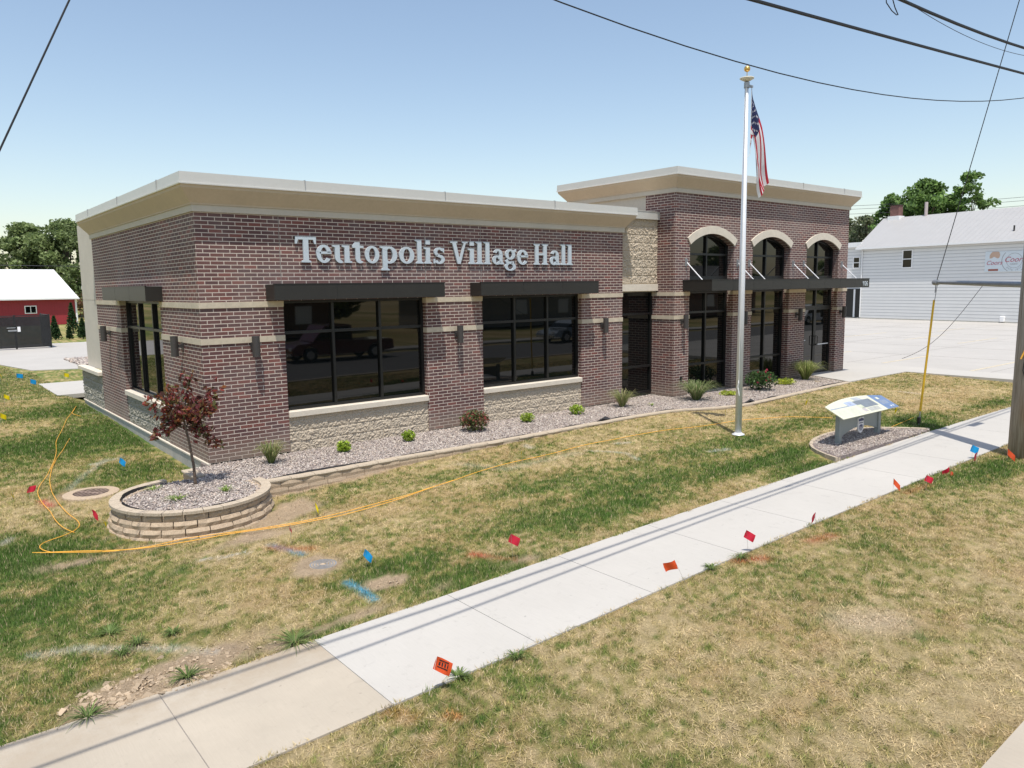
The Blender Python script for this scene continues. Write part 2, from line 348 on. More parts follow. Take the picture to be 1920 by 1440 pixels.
PAINT = [([(1598,1163),(1625,1170),(1665,1166)],.26,(.60,.49,.36),.85),([(508,1022),(535,1030),(568,1040)],.05,(.14,.42,.62),.75),([(650,1093),(675,1105),(702,1125)],.05,(.10,.40,.60),.85),([(510,1026),(548,1030),(580,1030)],.10,(.50,.14,.07),.55),([(885,1040),(905,1043)],.07,(.55,.12,.08),.7),([(905,1043),(965,1050)],.05,(.6,.2,.15),.4),
  ([(1385,1052),(1430,1047)],.09,(.45,.09,.04),.7),([(1520,1015),(1560,1005)],.09,(.42,.10,.05),.6),([(372,1052),(410,1046),(470,1035)],.03,(.75,.72,.68),.6),([(60,1230),(150,1218),(280,1216),(400,1222)],.05,(.66,.64,.6),.55),([(80,940),(95,950)],.07,(.6,.12,.12),.8),
  ([(170,873),(230,858)],.05,(.62,.65,.6),.6),([(130,918),(160,890),(200,862)],.06,(.5,.52,.48),.45),([(155,778),(185,776)],.05,(.66,.64,.5),.5),([(0,750),(40,745)],.08,(.55,.5,.45),.3),([(730,1335),(770,1345)],.1,(.5,.12,.04),.3),([(840,1340),(855,1345)],.05,(.6,.2,.08),.6),
  ([(1100,845),(1175,850),(1195,862)],.05,(.6,.62,.6),.45),([(1155,832),(1178,830)],.06,(.72,.7,.68),.6),([(985,835),(995,840)],.08,(.7,.68,.66),.5),([(1330,847),(1365,843)],.05,(.7,.7,.7),.6),([(860,870),(950,880),(1080,850)],.12,(.55,.54,.46),.3),
  ([(1700,925),(1740,910)],.08,(.5,.14,.08),.35),([(5,1022),(20,1012)],.05,(.65,.6,.55),.6),([(1690,735),(1720,738)],.1,(.6,.55,.5),.5),([(200,1010),(260,1006)],.06,(.55,.4,.28),.5)]
def lawncol(x, y):
    x = np.asarray(x, float); y = np.asarray(y, float)
    n1 = fbm(x, y, .55, 5); n2 = fbm(x+40, y+9, 2.3, 4); n3 = fbm(x*1.0+3, y*1.6+80, 6.0, 3); n4 = fbm(x+11, y*2.2-30, .9, 4)
    g = blobs(GREEN_AND_SHADE, x, y); d = blobs(DRY, x, y); so_ = blobs(SOIL, x, y)
    gg = (n1-.5)*.9+(n2-.5)*.55+(n3-.5)*.85+(fbm(x, y, 15, 2)-.5)*1.3+(fbm(x+9, y+4, 38, 1)-.5)*.7+g*1.28-d*.5-.09
    gg = np.where((y > 12) | (x < -6), gg+.4, gg)
    k = np.clip((gg+.50)/1.40, 0, 1)
    straw = np.array([.53, .425, .245]); tan = np.array([.43, .345, .17]); olive = np.array([.30, .265, .10]); green = np.array([.16, .20, .05]); deep = np.array([.085, .150, .030])
    st = [(0, straw), (.25, tan), (.45, olive), (.68, green), (1.0, deep)]
    xs_ = [s[0] for s in st]; c = np.stack([np.interp(k, xs_, [s[1][i] for s in st]) for i in range(3)], -1)
    c *= (.82+.42*fbm(x+7, y, 9, 2))[..., None]
    tint = sm((n4-.48)*5)[..., None]*(1-k)[..., None]*.35; c = c*(1-tint)+np.array([.40, .25, .11])*tint
    sf = sm((so_+(n2-.5)*.9-.25)*2.4)[..., None]; soil = np.array([.47, .36, .25])*(.8+.4*n3)[..., None]
    c = c*(1-sf)+soil*sf
    for pts, w, pc, s in PAINT:
        P_ = [G(*q) for q in pts]; dm = np.full(x.shape, 1e9)
        for a, b in zip(P_[:-1], P_[1:]):
            ab = b[:2]-a[:2]; t = np.clip(((x-a[0])*ab[0]+(y-a[1])*ab[1])/(ab@ab), 0, 1)
            dm = np.minimum(dm, np.hypot(x-a[0]-t*ab[0], y-a[1]-t*ab[1]))
        f = (s*np.exp(-(dm/w)**2)*np.clip(.35+1.4*n3, 0, 1))[..., None]; c = c*(1-f)+np.array(pc)*f
    return c, k, sf[..., 0]
def axis(parts):
    o = []
    for a, b, s in parts: o += list(np.arange(a, b, s))
    return np.array(sorted(set(np.round(o, 3))))
XS = axis([(-400, -60, 60), (-60, -12, 4), (-12, -5, .25), (-5, 12, .07), (12, 23, .11), (23, 60, 3), (60, 600, 60), (600, 601, 1)])
YS = axis([(-300, -60, 40), (-60, -16, 4), (-16, -11.95, .6), (-11.95, -1.2, .07), (-1.2, 16, .16), (16, 28, .3), (28, 50, 1.5), (50, 100, 8), (100, 800, 70), (800, 801, 1)])
GX, GY = np.meshgrid(XS, YS, indexing='xy'); GZ = gz(GX, GY)
cc, kk, sfm = lawncol(GX, GY)
lumpy = (fbm(GX, GY, 3.0, 3)-.5)*.03+(fbm(GX+5, GY, 9, 2)-.5)*.018*(1+2.5*sfm)
inl = (GX > -8) & (GX < 22.3) & (GY > -11.6) & (GY < 16) & ~((GY > -8.6) & (GY < -6.6)); GZ = GZ+lumpy*inl
dcn = G(171, 925); GZ = np.where(np.hypot(GX-dcn[0], GY-dcn[1]) < .36, GZ-.35, GZ)
# keep the sheet below the paving and under the hall
GZ = np.where((GY > -8.30) & (GY < -6.83), zs(GX)-.06, GZ)
GZ = np.where((GX > .3) & (GX < 21) & (GY > .3) & (GY < 10.5), -.6, GZ)
nx, ny = len(XS), len(YS); idx = np.arange(nx*ny).reshape(ny, nx)
me = bpy.data.meshes.new('lawn'); V = np.stack([GX, GY, GZ], -1).reshape(-1, 3)
F = np.stack([idx[:-1, :-1], idx[:-1, 1:], idx[1:, 1:], idx[1:, :-1]], -1).reshape(-1, 4)
me.vertices.add(len(V)); me.vertices.foreach_set('co', V.astype(np.float32).ravel())
me.loops.add(F.size); me.loops.foreach_set('vertex_index', F.astype(np.int32).ravel())
me.polygons.add(len(F)); me.polygons.foreach_set('loop_start', np.arange(0, F.size, 4, dtype=np.int32)); me.polygons.foreach_set('loop_total', np.full(len(F), 4, dtype=np.int32))
me.update(calc_edges=True); me.materials.append(M['lawn'])
ca = me.color_attributes.new('Col', 'FLOAT_COLOR', 'POINT'); ca.data.foreach_set('color', np.concatenate([cc.reshape(-1, 3)*.92, np.ones((nx*ny, 1))], 1).astype(np.float32).ravel())
me.polygons.foreach_set('use_smooth', [True]*len(F))
o = bpy.data.objects.new('ground', me); COL.objects.link(o); tag(o, kind='structure')
# planting bed outline
PC = np.array([-.85, -1.91]); PR = 1.065
BEDF = [(.22, -1.84), (1.36, -1.87), (2.66, -1.83), (4.1, -1.87), (5.5, -1.86), (7.5, -1.80), (9.2, -1.78), (10.5, -1.86), (11.4, -2.32), (12.4, -2.52), (13.5, -2.45), (14.7, -2.36), (16.4, -2.24), (18.42, -2.12)]
def in_bed(x, y):
    f = np.interp(x, [p[0] for p in BEDF], [p[1] for p in BEDF])
    a = (x > .1) & (x < 18.42+(y+2.1)*.45) & (y > f) & (y < .1); b = np.hypot(x-PC[0], y-PC[1]) < PR
    c = (x > -.55) & (x <= .1) & (y > -1.6) & (y < -.05+.0*x) & (x+.5 > -(y+.7)*-.6)
    return a | b | (c & (x > -.5+.35*(y+.9)))
def in_sign(x, y):
    u = (x-10.85)/2.0; return (y > -6.8) & (y < -5.72-.55*np.clip(abs(u)-.35, 0, 1)**1.0*1.3) & (abs(u) < 1.0)
def lawn_ok(x, y):
    e1 = vn(x*5, x*0+3.)*.055-.018; e2 = vn(x*5, x*0+8.)*.055-.018; ok = (y > -11.775) & ~((y > -8.325+e1) & (y < -6.80-e2)) & ~in_bed(x, y-.06) & ~in_bed(x, y+.06) & ~in_sign(x, y)
    ok &= ~((x > -.12) & (y > -.3)); ok &= ~((x > 18.3) & (y > -2.12)); ok &= (x < 22.25+.03*y*0)
    ok &= np.hypot(x-PC[0], y-PC[1]) > PR+.12; ok &= ~((x > -.52) & (x < .3) & (y > -1.7) & (y < .1))
    dc = G(170, 925); ok &= np.hypot((x-dc[0]), (y-dc[1])) > .42; mc = G(603, 1060); ok &= np.hypot(x-mc[0], y-mc[1]) > .24
    ok &= ~((x > -.5) & (y > 12.2) & (y < 16.05)); ok &= ~((y > 20.6) & (x > -.6))
    return ok
def visible(x, y, z, pad=40):
    d = np.stack([x-CAM[0], y-CAM[1], z-CAM[2]], -1); w = d@fw; u = 960+FPX*(d@rt)/w; v = 720-FPX*(d@up)/w
    return (w > 1) & (u > -pad) & (u < 1920+pad) & (v < 1440+pad*2) & (v > -pad), w
def grass():
    T = 640000; out = []; cols = []; got = 0
    while got < T:
        n = 400000; x = rng.uniform(-7, 22.3, n); y = rng.uniform(-11.78, 24, n)
        z = gz(x, y); z = np.where((y > -8.325) & (y < -6.80), zs(x)+.018, z); ok = lawn_ok(x, y); vis, w = visible(x, y, z, 260)
        keep = ok & vis & (rng.random(n) < np.clip((9.5/w)**1.25, .02, 1)); x, y, z, w = x[keep], y[keep], z[keep], w[keep]
        c, k, sf = lawncol(x, y); keep = rng.random(len(x)) < (1-.93*sf)*(.55+.45*k); x, y, z, w, c, k = x[keep], y[keep], z[keep], w[keep], c[keep], k[keep]
        n = len(x); h = rng.uniform(.016, .043, n)*(.6+.65*k); wd = rng.uniform(.0022, .0042, n)*np.clip(w/9, 1, 3.2)
        flat = (1-k)*.9+.15; az = rng.uniform(0, 2*np.pi, n); lean = rng.uniform(.2, 1.5, n)*flat*1.3+.25
        tall = rng.random(n) < .02; h = np.where(tall, h*1.6, h)
        dx, dy = np.cos(az), np.sin(az); az2 = az+np.pi/2+rng.normal(0, .6, n); sx, sy = np.cos(az2)*wd, np.sin(az2)*wd
        ln = h*np.where(rng.random(n) < .5*(1-k), 1.9, 1.0); hz = h*np.clip(1.15-lean*.5, .15, 1)
        base = np.stack([x, y, z+.0], -1)
        a = base+np.stack([sx, sy, 0*x], -1); b = base-np.stack([sx, sy, 0*x], -1); t_ = base+np.stack([dx*ln*lean, dy*ln*lean, hz+.012], -1)
        v = rng.normal(1.0, .24, n)[:, None]; straw = (rng.random(n) < .10+.25*(1-k))[:, None]
        c = np.where(straw, np.array([.55, .44, .27])*rng.uniform(.7, 1.15, n)[:, None], c*1.12*np.clip(v, .5, 1.7))
        out.append(np.stack([a, b, t_], 1)); cols.append(np.repeat(np.concatenate([c, np.ones((n, 1))], 1)[:, None, :], 3, 1)); got += n
    o = tris('grass', np.concatenate(out), M['blade'], None, np.concatenate(cols)); tag(o, 'patchy half-dry lawn grass around the brick hall and the footpath', 'grass', kind='stuff')
grass()
# weeds: brighter clumps at the path edge
def clump(name, at, r, h, n, cols, label=None, cat=None, group=None, wid=.006, droop=.5, parent=None, spread=1.0):
    p = np.array(at); out = []; cl = []
    for i in range(n):
        az = rng.uniform(0, 2*np.pi); rr = r*.16*math.sqrt(rng.random()); b = p+np.array([rr*math.cos(az), rr*math.sin(az), 0])
        L_ = h*rng.uniform(.7, 1.15); lean = rng.uniform(.08, 1)**.8*r*spread*1.3; side = np.array([-math.sin(az), math.cos(az), 0])*wid*rng.uniform(.7, 1.3)
        d = np.array([math.cos(az), math.sin(az), 0]); pts = [b, b+d*lean*.35+np.array([0, 0, L_*.6]), b+d*lean*.75+np.array([0, 0, L_*.95]), b+d*lean*1.15+np.array([0, 0, L_*(1-droop*.4*lean/r)])]
        c = np.array(cols[rng.integers(len(cols))])*rng.uniform(.75, 1.25)
        for k, (q0, q1) in enumerate(zip(pts[:-1], pts[1:])):
            w0 = side*(1-.25*k); w1 = side*(1-.25*(k+1))if k < 2 else side*.1
            out += [[q0-w0, q0+w0, q1+w1], [q0-w0, q1+w1, q1-w1]]; cl += [c, c]
    C_ = np.array(cl); C_ = np.repeat(np.concatenate([C_, np.ones((len(C_), 1))], 1)[:, None, :], 3, 1)
    V_ = np.array(out)-p; o = tris(name, V_, M['leafA'], parent, C_); o.location = tuple(at)
    return tag(o, label, cat, group)
# ------------------------------------------------------------ paving
def sheet(name, poly, z, mat, th=.12, kind='structure', parent=None):
    o = MB().prism([(p[0], p[1]) for p in poly], 'z', z-th, z).build(name, mat, parent)
    if kind: tag(o, kind=kind)
    return o
def walk(name, xs, y0, y1, mat, h=.018):
    mb = MB(); vs = []
    for x in xs: vs += [(x, y0, zs(x)+h), (x, y1, zs(x)+h), (x, y0, zs(x)-.12), (x, y1, zs(x)-.12)]
    fs = []
    for i in range(len(xs)-1):
        a = 4*i; b = a+4; fs += [(a, b, b+1, a+1), (a, a+2, b+2, b), (a+1, b+1, b+3, a+3)]
    fs += [(0, 1, 3, 2), (4*len(xs)-4, 4*len(xs)-2, 4*len(xs)-1, 4*len(xs)-3)]
    o = mesh(name, vs, fs, mat); return tag(o, kind='structure')
JX = [-7.6, -5.9, -4.25, -2.62, -1.19, .39, 2.05, 3.72, 5.36, 7.05, 8.75, 10.4, 12.05, 13.7, 15.35, 17, 18.7, 20.4, 22.1]
segs_old = [x for x in JX if x <= -1.19]; segs_new = [x for x in JX if x >= -1.19]
def slabs(segs, mat, name):
    for a, b in zip(segs[:-1], segs[1:]):
        walk(name, np.linspace(a+.004, b-.004, 4), -8.325, -6.80, mat)
slabs(segs_old, M['conc_old'], 'footpath'); slabs(segs_new, M['conc'], 'footpath')
walk('footpath_joint', JX, -8.32, -6.805, M['joint'], .012)
sheet('walkway', [(18.44, -2.12), (22.3, -2.12), (22.3, .1), (19.35, .1), (19.12, -.6)], .0, M['conc'])
sheet('entrance_walkway', [(22.305, -12.3), (23.9, -12.3), (23.9, 30), (22.305, 30)], -.006, M['conc'])
sheet('entrance_landing', [(19.3, .105), (22.3, .105), (22.3, 14), (19.3, 14)], -.002, M['conc'])
sheet('parking_lot', [(23.91, -12.3), (75, -12.3), (75, 45), (23.91, 45)], -.015, M['conc_lot'])
mb = MB()
for y in np.arange(-9, 42, 4.9): mb.box(23.91, 75, y, y+.02, -.016, -.012)
for x in np.arange(28.6, 74, 4.9): mb.box(x, x+.02, -12.3, 45, -.016, -.0115)
tag(mb.build('parking_lot_joints', M['joint'], None), kind='structure')
M['faded'] = plain('faded_yellow_line', (.50, .44, .33), .85, var=.2, bs=0)
mb = MB()
for (x0, y0, x1) in [(23.95, -3.5, 28.6), (24.6, -.25, 28.6), (36, 1.45, 41), (37, 4.4, 42), (37, 7.7, 42), (37, 10.6, 42), (45, 6, 49), (24.5, 3, 28.6), (24.5, 6, 28.6)]: mb.box(x0, x1, y0-.06, y0+.06, -.02, -.009)
tag(mb.build('parking_lines', M['faded'], None), kind='structure')
sheet('back_driveway', [(-30, 27), (-.7, 25.6), (0, 21.6), (1.85, 20.8), (22.3, 20.8), (22.3, 39.3), (3, 39.3), (-30, 33)], .0, M['conc_lot'])
pd = empty('drive', (0, 0, 0)); bpy.data.objects.remove(pd)
sheet('utility_pad', [(-.5, 12.25), (3.0, 12.25), (3.0, 16.0), (-.5, 16.0)], .01, M['conc'])
sheet('gravel_island_base', [(1.7, 22.2), (2.6, 25.8), (9, 27), (9, 22)], .02, M['gravelbase'], .05)
# street behind the camera, seen only in the glass, with its kerb
walk('kerb', [-40, -8, -3.5, 0, 3, 6, 12.7, 30, 60], -12.0, -11.78, M['conc_old'], .03)
sheet('road', [(-90, -23.5), (110, -23.5), (110, -12.0), (-90, -12.0)], -.585, M['asphalt'], .2)
sheet('far_footpath', [(-90, -26.2), (110, -26.2), (110, -24.6), (-90, -24.6)], -.50, M['conc'], .1)
# ------------------------------------------------------------ gravel and bed
def pebbles(name, test, xr, yr, z0, dens, size=(.012, .026), cols=None, label=None, zf=None):
    n = int((xr[1]-xr[0])*(yr[1]-yr[0])*dens); x = rng.uniform(*xr, n); y = rng.uniform(*yr, n); k = test(x, y); x, y = x[k], y[k]; n = len(x)
    z = (zf(x) if zf else np.where(np.hypot(x-PC[0], y-PC[1]) < PR, z0+.028, z0))+rng.uniform(-.004, .014, n)+.02*(fbm(x, y, 2.2, 3)-.5)
    r_ = rng.uniform(*size, n); d = rng.normal(size=(n, 3, 3)); q, _ = np.linalg.qr(d)
    oc = np.array([[1, 0, 0], [-1, 0, 0], [0, .75, 0], [0, -.75, 0], [0, 0, .55], [0, 0, -.55]])
    jit = rng.uniform(.75, 1.25, (n, 6, 1)); P_ = np.einsum('vj,njk->nvk', oc, q)*jit*r_[:, None, None]; P_[..., 2] *= .8; P_ += np.stack([x, y, z], -1)[:, None, :]
    fc = np.array([[0, 2, 4], [2, 1, 4], [1, 3, 4], [3, 0, 4], [2, 0, 5], [1, 2, 5], [3, 1, 5], [0, 3, 5]])
    T_ = P_[:, fc].reshape(-1, 3, 3); cl = np.array(cols)[rng.integers(len(cols), size=n)]*rng.uniform(.7, 1.25, (n, 1))
    C_ = np.repeat(np.concatenate([cl, np.ones((n, 1))], 1), 24, 0); o = tris(name, T_, M['pebble'], None, C_); return tag(o, label, 'gravel', kind='stuff')
PEB = [(.41, .355, .315), (.50, .445, .395), (.31, .265, .24), (.43, .35, .29), (.55, .50, .44), (.26, .22, .205), (.37, .315, .295)]
bedpoly = [(-.52, -.30), (-.5, -1.0)]+[tuple(p) for p in []]
bedbase = [(x, y) for x, y in BEDF]+[(19.1, -.6), (19.3, .12), (12.0, .35), (-.05, .35), (-.05, -.02), (-.46, -.36), (-.40, -1.0), (-.2, -1.5)]
sheet('gravel_bed', bedbase, -.035, M['gravelbase'], .25)
sheet('gravel_bed_round', [(PC[0]+(PR-.02)*math.cos(a), PC[1]+(PR-.02)*math.sin(a)) for a in np.linspace(0, 2*np.pi, 49)[:-1]], -.015, M['gravelbase'], .3)
def bedtest(x, y):
    f = np.interp(x, [p[0] for p in BEDF], [p[1] for p in BEDF])
    return (((x > -.02) & (x < 18.42+(y+2.1)*.45) & (y > f+.06)) | (np.hypot(x-PC[0], y-PC[1]) < PR-.1) | ((x > -.43+.1*(y+.4)) & (x < .1) & (y > -1.6) & (y < -.05))) & ((y < .0) | (x < 0) | ((x > 10.6) & (y < .35)) ) & ~((x > 12.15) & (y > -.2)) & ~((x > 12.15) & (x < 12.77) & (y > -.43)) & ~((x > 14.77) & (x < 15.71) & (y > -.43)) & ~((x > 17.72) & (x < 18.69) & (y > -.43))
pebbles('gravel', bedtest, (-2, 19.3), (-3.1, .35), -.03, 2300, cols=PEB, label='mauve and grey stone mulch filling the bed along the brick hall')
pebbles('gravel', lambda x, y: (x > 1.8) & (x < 9), (1.8, 4.2), (22.2, 26), .04, 160, (.05, .1), PEB, 'mound of stone mulch on the island in the rear drive')
# retaining wall of the round planter, courses of real blocks
def block_ring(parent, cx, cy, R0, z0, z1, a0, a1, n, off, batter, mb, dz=0):
    for i in range(n):
        t0 = a0+(a1-a0)*(i+off)/n+.006; t1 = a0+(a1-a0)*(i+1+off)/n-.006; m_ = 4; vs = []
        for j in range(m_+1):
            t = t0+(t1-t0)*j/m_; edge = -.012 if j in (0, m_) else 0; jr = rng.uniform(-.012, .012)
            for (rr, z) in ((R0-.17, z0), (R0+batter+edge, z0), (R0+batter+edge+jr+.012, (z0+z1)/2), (R0+edge, z1-.004), (R0-.17, z1-.004)):
                vs.append((cx+rr*math.cos(t), cy+rr*math.sin(t), z))
        fs = [(4, 3, 2, 1, 0), tuple(5*m_+k for k in range(5))]
        for j in range(m_):
            for k in range(5): fs.append((5*j+k, 5*j+(k+1) % 5, 5*j+5+(k+1) % 5, 5*j+5+k))
        mb.add(vs, fs)
rp = empty('retaining_wall', (PC[0], PC[1], -.4), 0, 'low curved tan block wall ringing the round tree planter at the hall corner', 'retaining wall')
for k in range(4):
    mb = MB(); block_ring(rp, 0, 0, PR+.03*(3-k)+.0, .0+.103*k, .103*(k+1), R(-264), R(8), 17, .5*(k % 2), .012, mb); o = mb.build('block_course', M['wallblock'], rp)
M['capstone'] = block_mat('cap_stone', (.60, .51, .39), (.54, .46, .36))
mb = MB(); cap = []
for i in range(20):
    t0 = R(-264)+R(274)*i/20+.004; t1 = R(-264)+R(274)*(i+1)/20-.004; vs = []
    for j in range(3):
        t = t0+(t1-t0)*j/2
        for (rr, z) in ((PR-.09, .405), (PR+.05, .405), (PR+.05, .445), (PR-.09, .445)): vs.append((rr*math.cos(t), rr*math.sin(t), z))
    fs = [(3, 2, 1, 0), (8, 9, 10, 11)]
    for j in range(2):
        for k in range(4): fs.append((4*j+k, 4*j+(k+1) % 4, 4*j+4+(k+1) % 4, 4*j+4+k))
    mb.add(vs, fs)
mb.build('cap', M['capstone'], rp)
def ribbon(name, pts, w0, z, h, mat, parent=None, jag=.02, step=.07):     # ragged upright strip of weed fabric
    P_ = [np.array(p, float) for p in pts]; vs = []; fs = []; L_ = [0]
    for a, b in zip(P_[:-1], P_[1:]): L_.append(L_[-1]+np.linalg.norm(b-a))
    s = np.arange(0, L_[-1], step); X = np.interp(s, L_, [p[0] for p in P_]); Y = np.interp(s, L_, [p[1] for p in P_])
    for i in range(len(s)):
        hh = h*(.25+1.6*max(0, float(vn(np.array(s[i]*1.3), np.array(3.3)))-.35))+rng.uniform(0, jag*.5); ww = w0*(.6+.9*float(vn(np.array(s[i]*2.1), np.array(9.1))))
        vs += [(X[i], Y[i], z), (X[i]+rng.uniform(-.008, .008), Y[i]+.01, z+hh), (X[i], Y[i]+ww, z+hh*.4)]
    for i in range(len(s)-1): a = 3*i; fs += [(a, a+3, a+4, a+1), (a+1, a+4, a+5, a+2)]
    return mesh(name, vs, fs, mat, parent)
wl = empty('garden_wall', (0, 0, 0), 0, 'long low tan block edging wall in front of the stone mulch bed', 'garden wall')
def bedseg(name, z0, z1, mat, off, out, xmax, gap=.004):
    xs_ = [p[0] for p in BEDF]; ys_ = [p[1] for p in BEDF]; mb = MB(); x = xs_[0]-.1+off
    while x < xmax:
        w = .40 if name == 'cap' else .38+rng.uniform(-.05, .05); x1 = min(x+w, 18.4); ya = np.interp(x, xs_, ys_); yb = np.interp(x1, xs_, ys_); j = rng.uniform(0, .012); vs = []
        for (xx, yy) in ((x+gap, ya), ((x+x1)/2, (ya+yb)/2-.008-j), (x1-gap, yb)):
            for (dy, z) in ((.1, z0), (-out, z0), (-out-j*.8, (z0+z1)/2), (-out+.004, z1), (.1, z1)): vs.append((xx, yy+dy, z))
        fs = [(4, 3, 2, 1, 0), tuple(10+k for k in range(5))]
        for q in range(2):
            for k in range(5): fs.append((5*q+k, 5*q+(k+1) % 5, 5*q+5+(k+1) % 5, 5*q+5+k))
        mb.add(vs, fs); x = x1
        if x1 >= 18.4: break
    return mb.build(name, mat, wl)
bedseg('block_course', -.36, -.245, M['wallblock'], .0, .075, 1.6)
bedseg('block_course', -.245, -.145, M['wallblock'], .17, .06, 3.6)
bedseg('block_course', -.145, -.045, M['wallblock'], .0, .05, 18.3)
bedseg('cap', -.045, .0, M['capstone'], .17, .055, 18.3)
ribbon('weed_fabric', [(p[0], p[1]+.09) for p in BEDF], .05, -.03, .05, M['fabric'], wl)
ribbon('weed_fabric', [((PR-.115)*math.cos(R(a)), (PR-.115)*math.sin(R(a))) for a in range(-262, 9, 5)], .04, .37, .085, M['fabric'], rp, .03)
for fx in (8.1, 12.7):                                   # folds of fabric sticking out over the edge
    y = np.interp(fx, [p[0] for p in BEDF], [p[1] for p in BEDF])
    mesh('weed_fabric', [(fx-.25, y+.1, -.02), (fx-.05, y+.02, .05), (fx+.1, y+.1, .09), (fx+.35, y+.1, -.02), (fx+.1, y+.25, -.02)], [(0, 1, 2), (1, 3, 2), (0, 2, 4), (2, 3, 4)], M['fabric'], wl)
# short return of the wall at the hall corner
cw = empty('corner_wall', (-.5, -.6, -.4), 0, 'short stub of tan block wall between planter and brick corner', 'garden wall')
mb = MB()
for k in range(4): mb.bev(-.06, .12, -.32, .22, .103*k, .103*(k+1)-.004, .012)
mb.build('block_course', M['wallblock'], cw); MB().bev(-.08, .13, -.34, .24, .408, .447, .008).build('cap', M['capstone'], cw)
# ------------------------------------------------------------ village hall
hall = empty('village_hall', (0, 0, 0), 0, 'single-storey dark red brick village hall with tan cornices and a taller arched entrance block', 'building')
XT, YT, XE = 12.146, -.424, 21.30
HB, HT = 4.35, 5.42
W1, W2 = (1.49, 4.58), (6.05, 9.11); SD = (2.45, 5.80); BAYS = [(12.78, 14.77), (15.71, 17.72), (18.69, 20.70)]
# wing walls
mb = MB()
for a, b in ((0, W1[0]), (W1[1], W2[0]), (W2[1], 10.58)): mb.box(a, b, 0, .34, 0, 2.82)
mb.box(0, 10.58, 0, .34, 2.82, HB)
mb.box(0, .34, .34, SD[0], 0, 2.82); mb.box(0, .34, SD[1], 8.36, 0, 2.82); mb.box(0, .34, .34, 8.36, 2.82, HB)
mb.build('brick_wall', M['brick'], hall)
# tower brick: piers, side faces and the arched wall above
mb = MB()
for a, b in ((XT, BAYS[0][0]), (BAYS[0][1], BAYS[1][0]), (BAYS[1][1], BAYS[2][0]), (BAYS[2][1], XE)): mb.box(a, b, YT, YT+.45, 0, HT)
mb.box(XT, XT+.45, YT+.45, .60, 0, HT); mb.box(XE-.4, XE, YT+.45, 6, 0, HT)
def arch_z(u): return 2.63+math.sqrt(1.77**2-(1.0*u)**2)
for a, b in BAYS:
    n = 16; c = (a+b)/2; h = (b-a)/2
    xs_ = [a+(b-a)*i/n for i in range(n+1)]; zz = [2.63+math.sqrt(max(0, 1.77**2-(x-c)**2)) for x in xs_]; vs = []
    for y in (YT, YT+.45):
        for x, z in zip(xs_, zz): vs += [(x, y, z), (x, y, HT)]
    o_ = 2*(n+1); fs = []
    for i in range(n):
        fs += [(2*i, 2*i+2, 2*i+3, 2*i+1), (o_+2*i+1, o_+2*i+3, o_+2*i+2, o_+2*i), (2*i+1, 2*i+3, o_+2*i+3, o_+2*i+1), (2*i, o_+2*i, o_+2*i+2, 2*i+2)]
    mb.add(vs, fs)
mb.build('brick_wall', M['brick'], hall)
for a, b in BAYS:                                        # cast stone arches
    c = (a+b)/2; n = 18; ph = math.asin(1.0/1.77)*1.005; vs = []
    for i in range(n+1):
        t = -ph+2*ph*i/n
        for r_, y in ((1.765, YT-.035), (1.975, YT-.035), (1.975, YT+.012), (1.765, YT+.012)): vs.append((c+r_*math.sin(t), y, 2.63+r_*math.cos(t)))
    fs = [(0, 1, 2, 3), (4*n+3, 4*n+2, 4*n+1, 4*n)]
    for i in range(n):
        for k in range(4): fs.append((4*i+k, 4*i+4+k, 4*i+4+(k+1) % 4, 4*i+(k+1) % 4))
    mesh('stone_arch', vs, fs, M['stone_light'], hall)
# stone bands
P = .018
for z0, z1 in ((2.715, 2.815), (2.085, 2.19)):
    mb = MB(); mb.box(-P, W1[0]+.003, -P, .015, z0, z1); mb.box(-P, .012, .0155, SD[0]+.003, z0, z1); mb.box(W1[0]-.004, W1[0]+.006, .016, .13, z0, z1); mb.build('stone_band', M['stone'], hall)
    mb = MB(); mb.box(W1[1]-.003, W2[0]+.003, -P, .015, z0, z1); mb.box(W1[1]-.006, W1[1]+.004, .0155, .13, z0, z1); mb.box(W2[0]-.004, W2[0]+.006, .0155, .13, z0, z1); mb.build('stone_band', M['stone'], hall)
    mb = MB(); mb.box(W2[1]-.003, 10.584, -P, .015, z0, z1); mb.box(W2[1]-.006, W2[1]+.004, .0155, .13, z0, z1); mb.build('stone_band', M['stone'], hall)
    mb = MB(); mb.box(-P, .012, SD[1]-.003, 8.36+P, z0, z1); mb.box(.0125, .14, SD[1]-.006, SD[1]+.004, z0, z1); mb.build('stone_band', M['stone'], hall)
    for i, (a, b) in enumerate(((XT-P, BAYS[0][0]), (BAYS[0][1], BAYS[1][0]), (BAYS[1][1], BAYS[2][0]), (BAYS[2][1], XE+P))):
        mb = MB(); mb.box(a, b, YT-P, YT+.015, z0, z1)
        if i < 3: mb.box(b-.002, b+.008, YT-P, YT+.16, z0, z1)
        if i: mb.box(a-.008, a+.002, YT-P, YT+.16, z0, z1)
        if not i: mb.box(XT-P, XT+.012, YT+.0155, .36, z0, z1)
        mb.build('stone_band', M['stone'], hall)
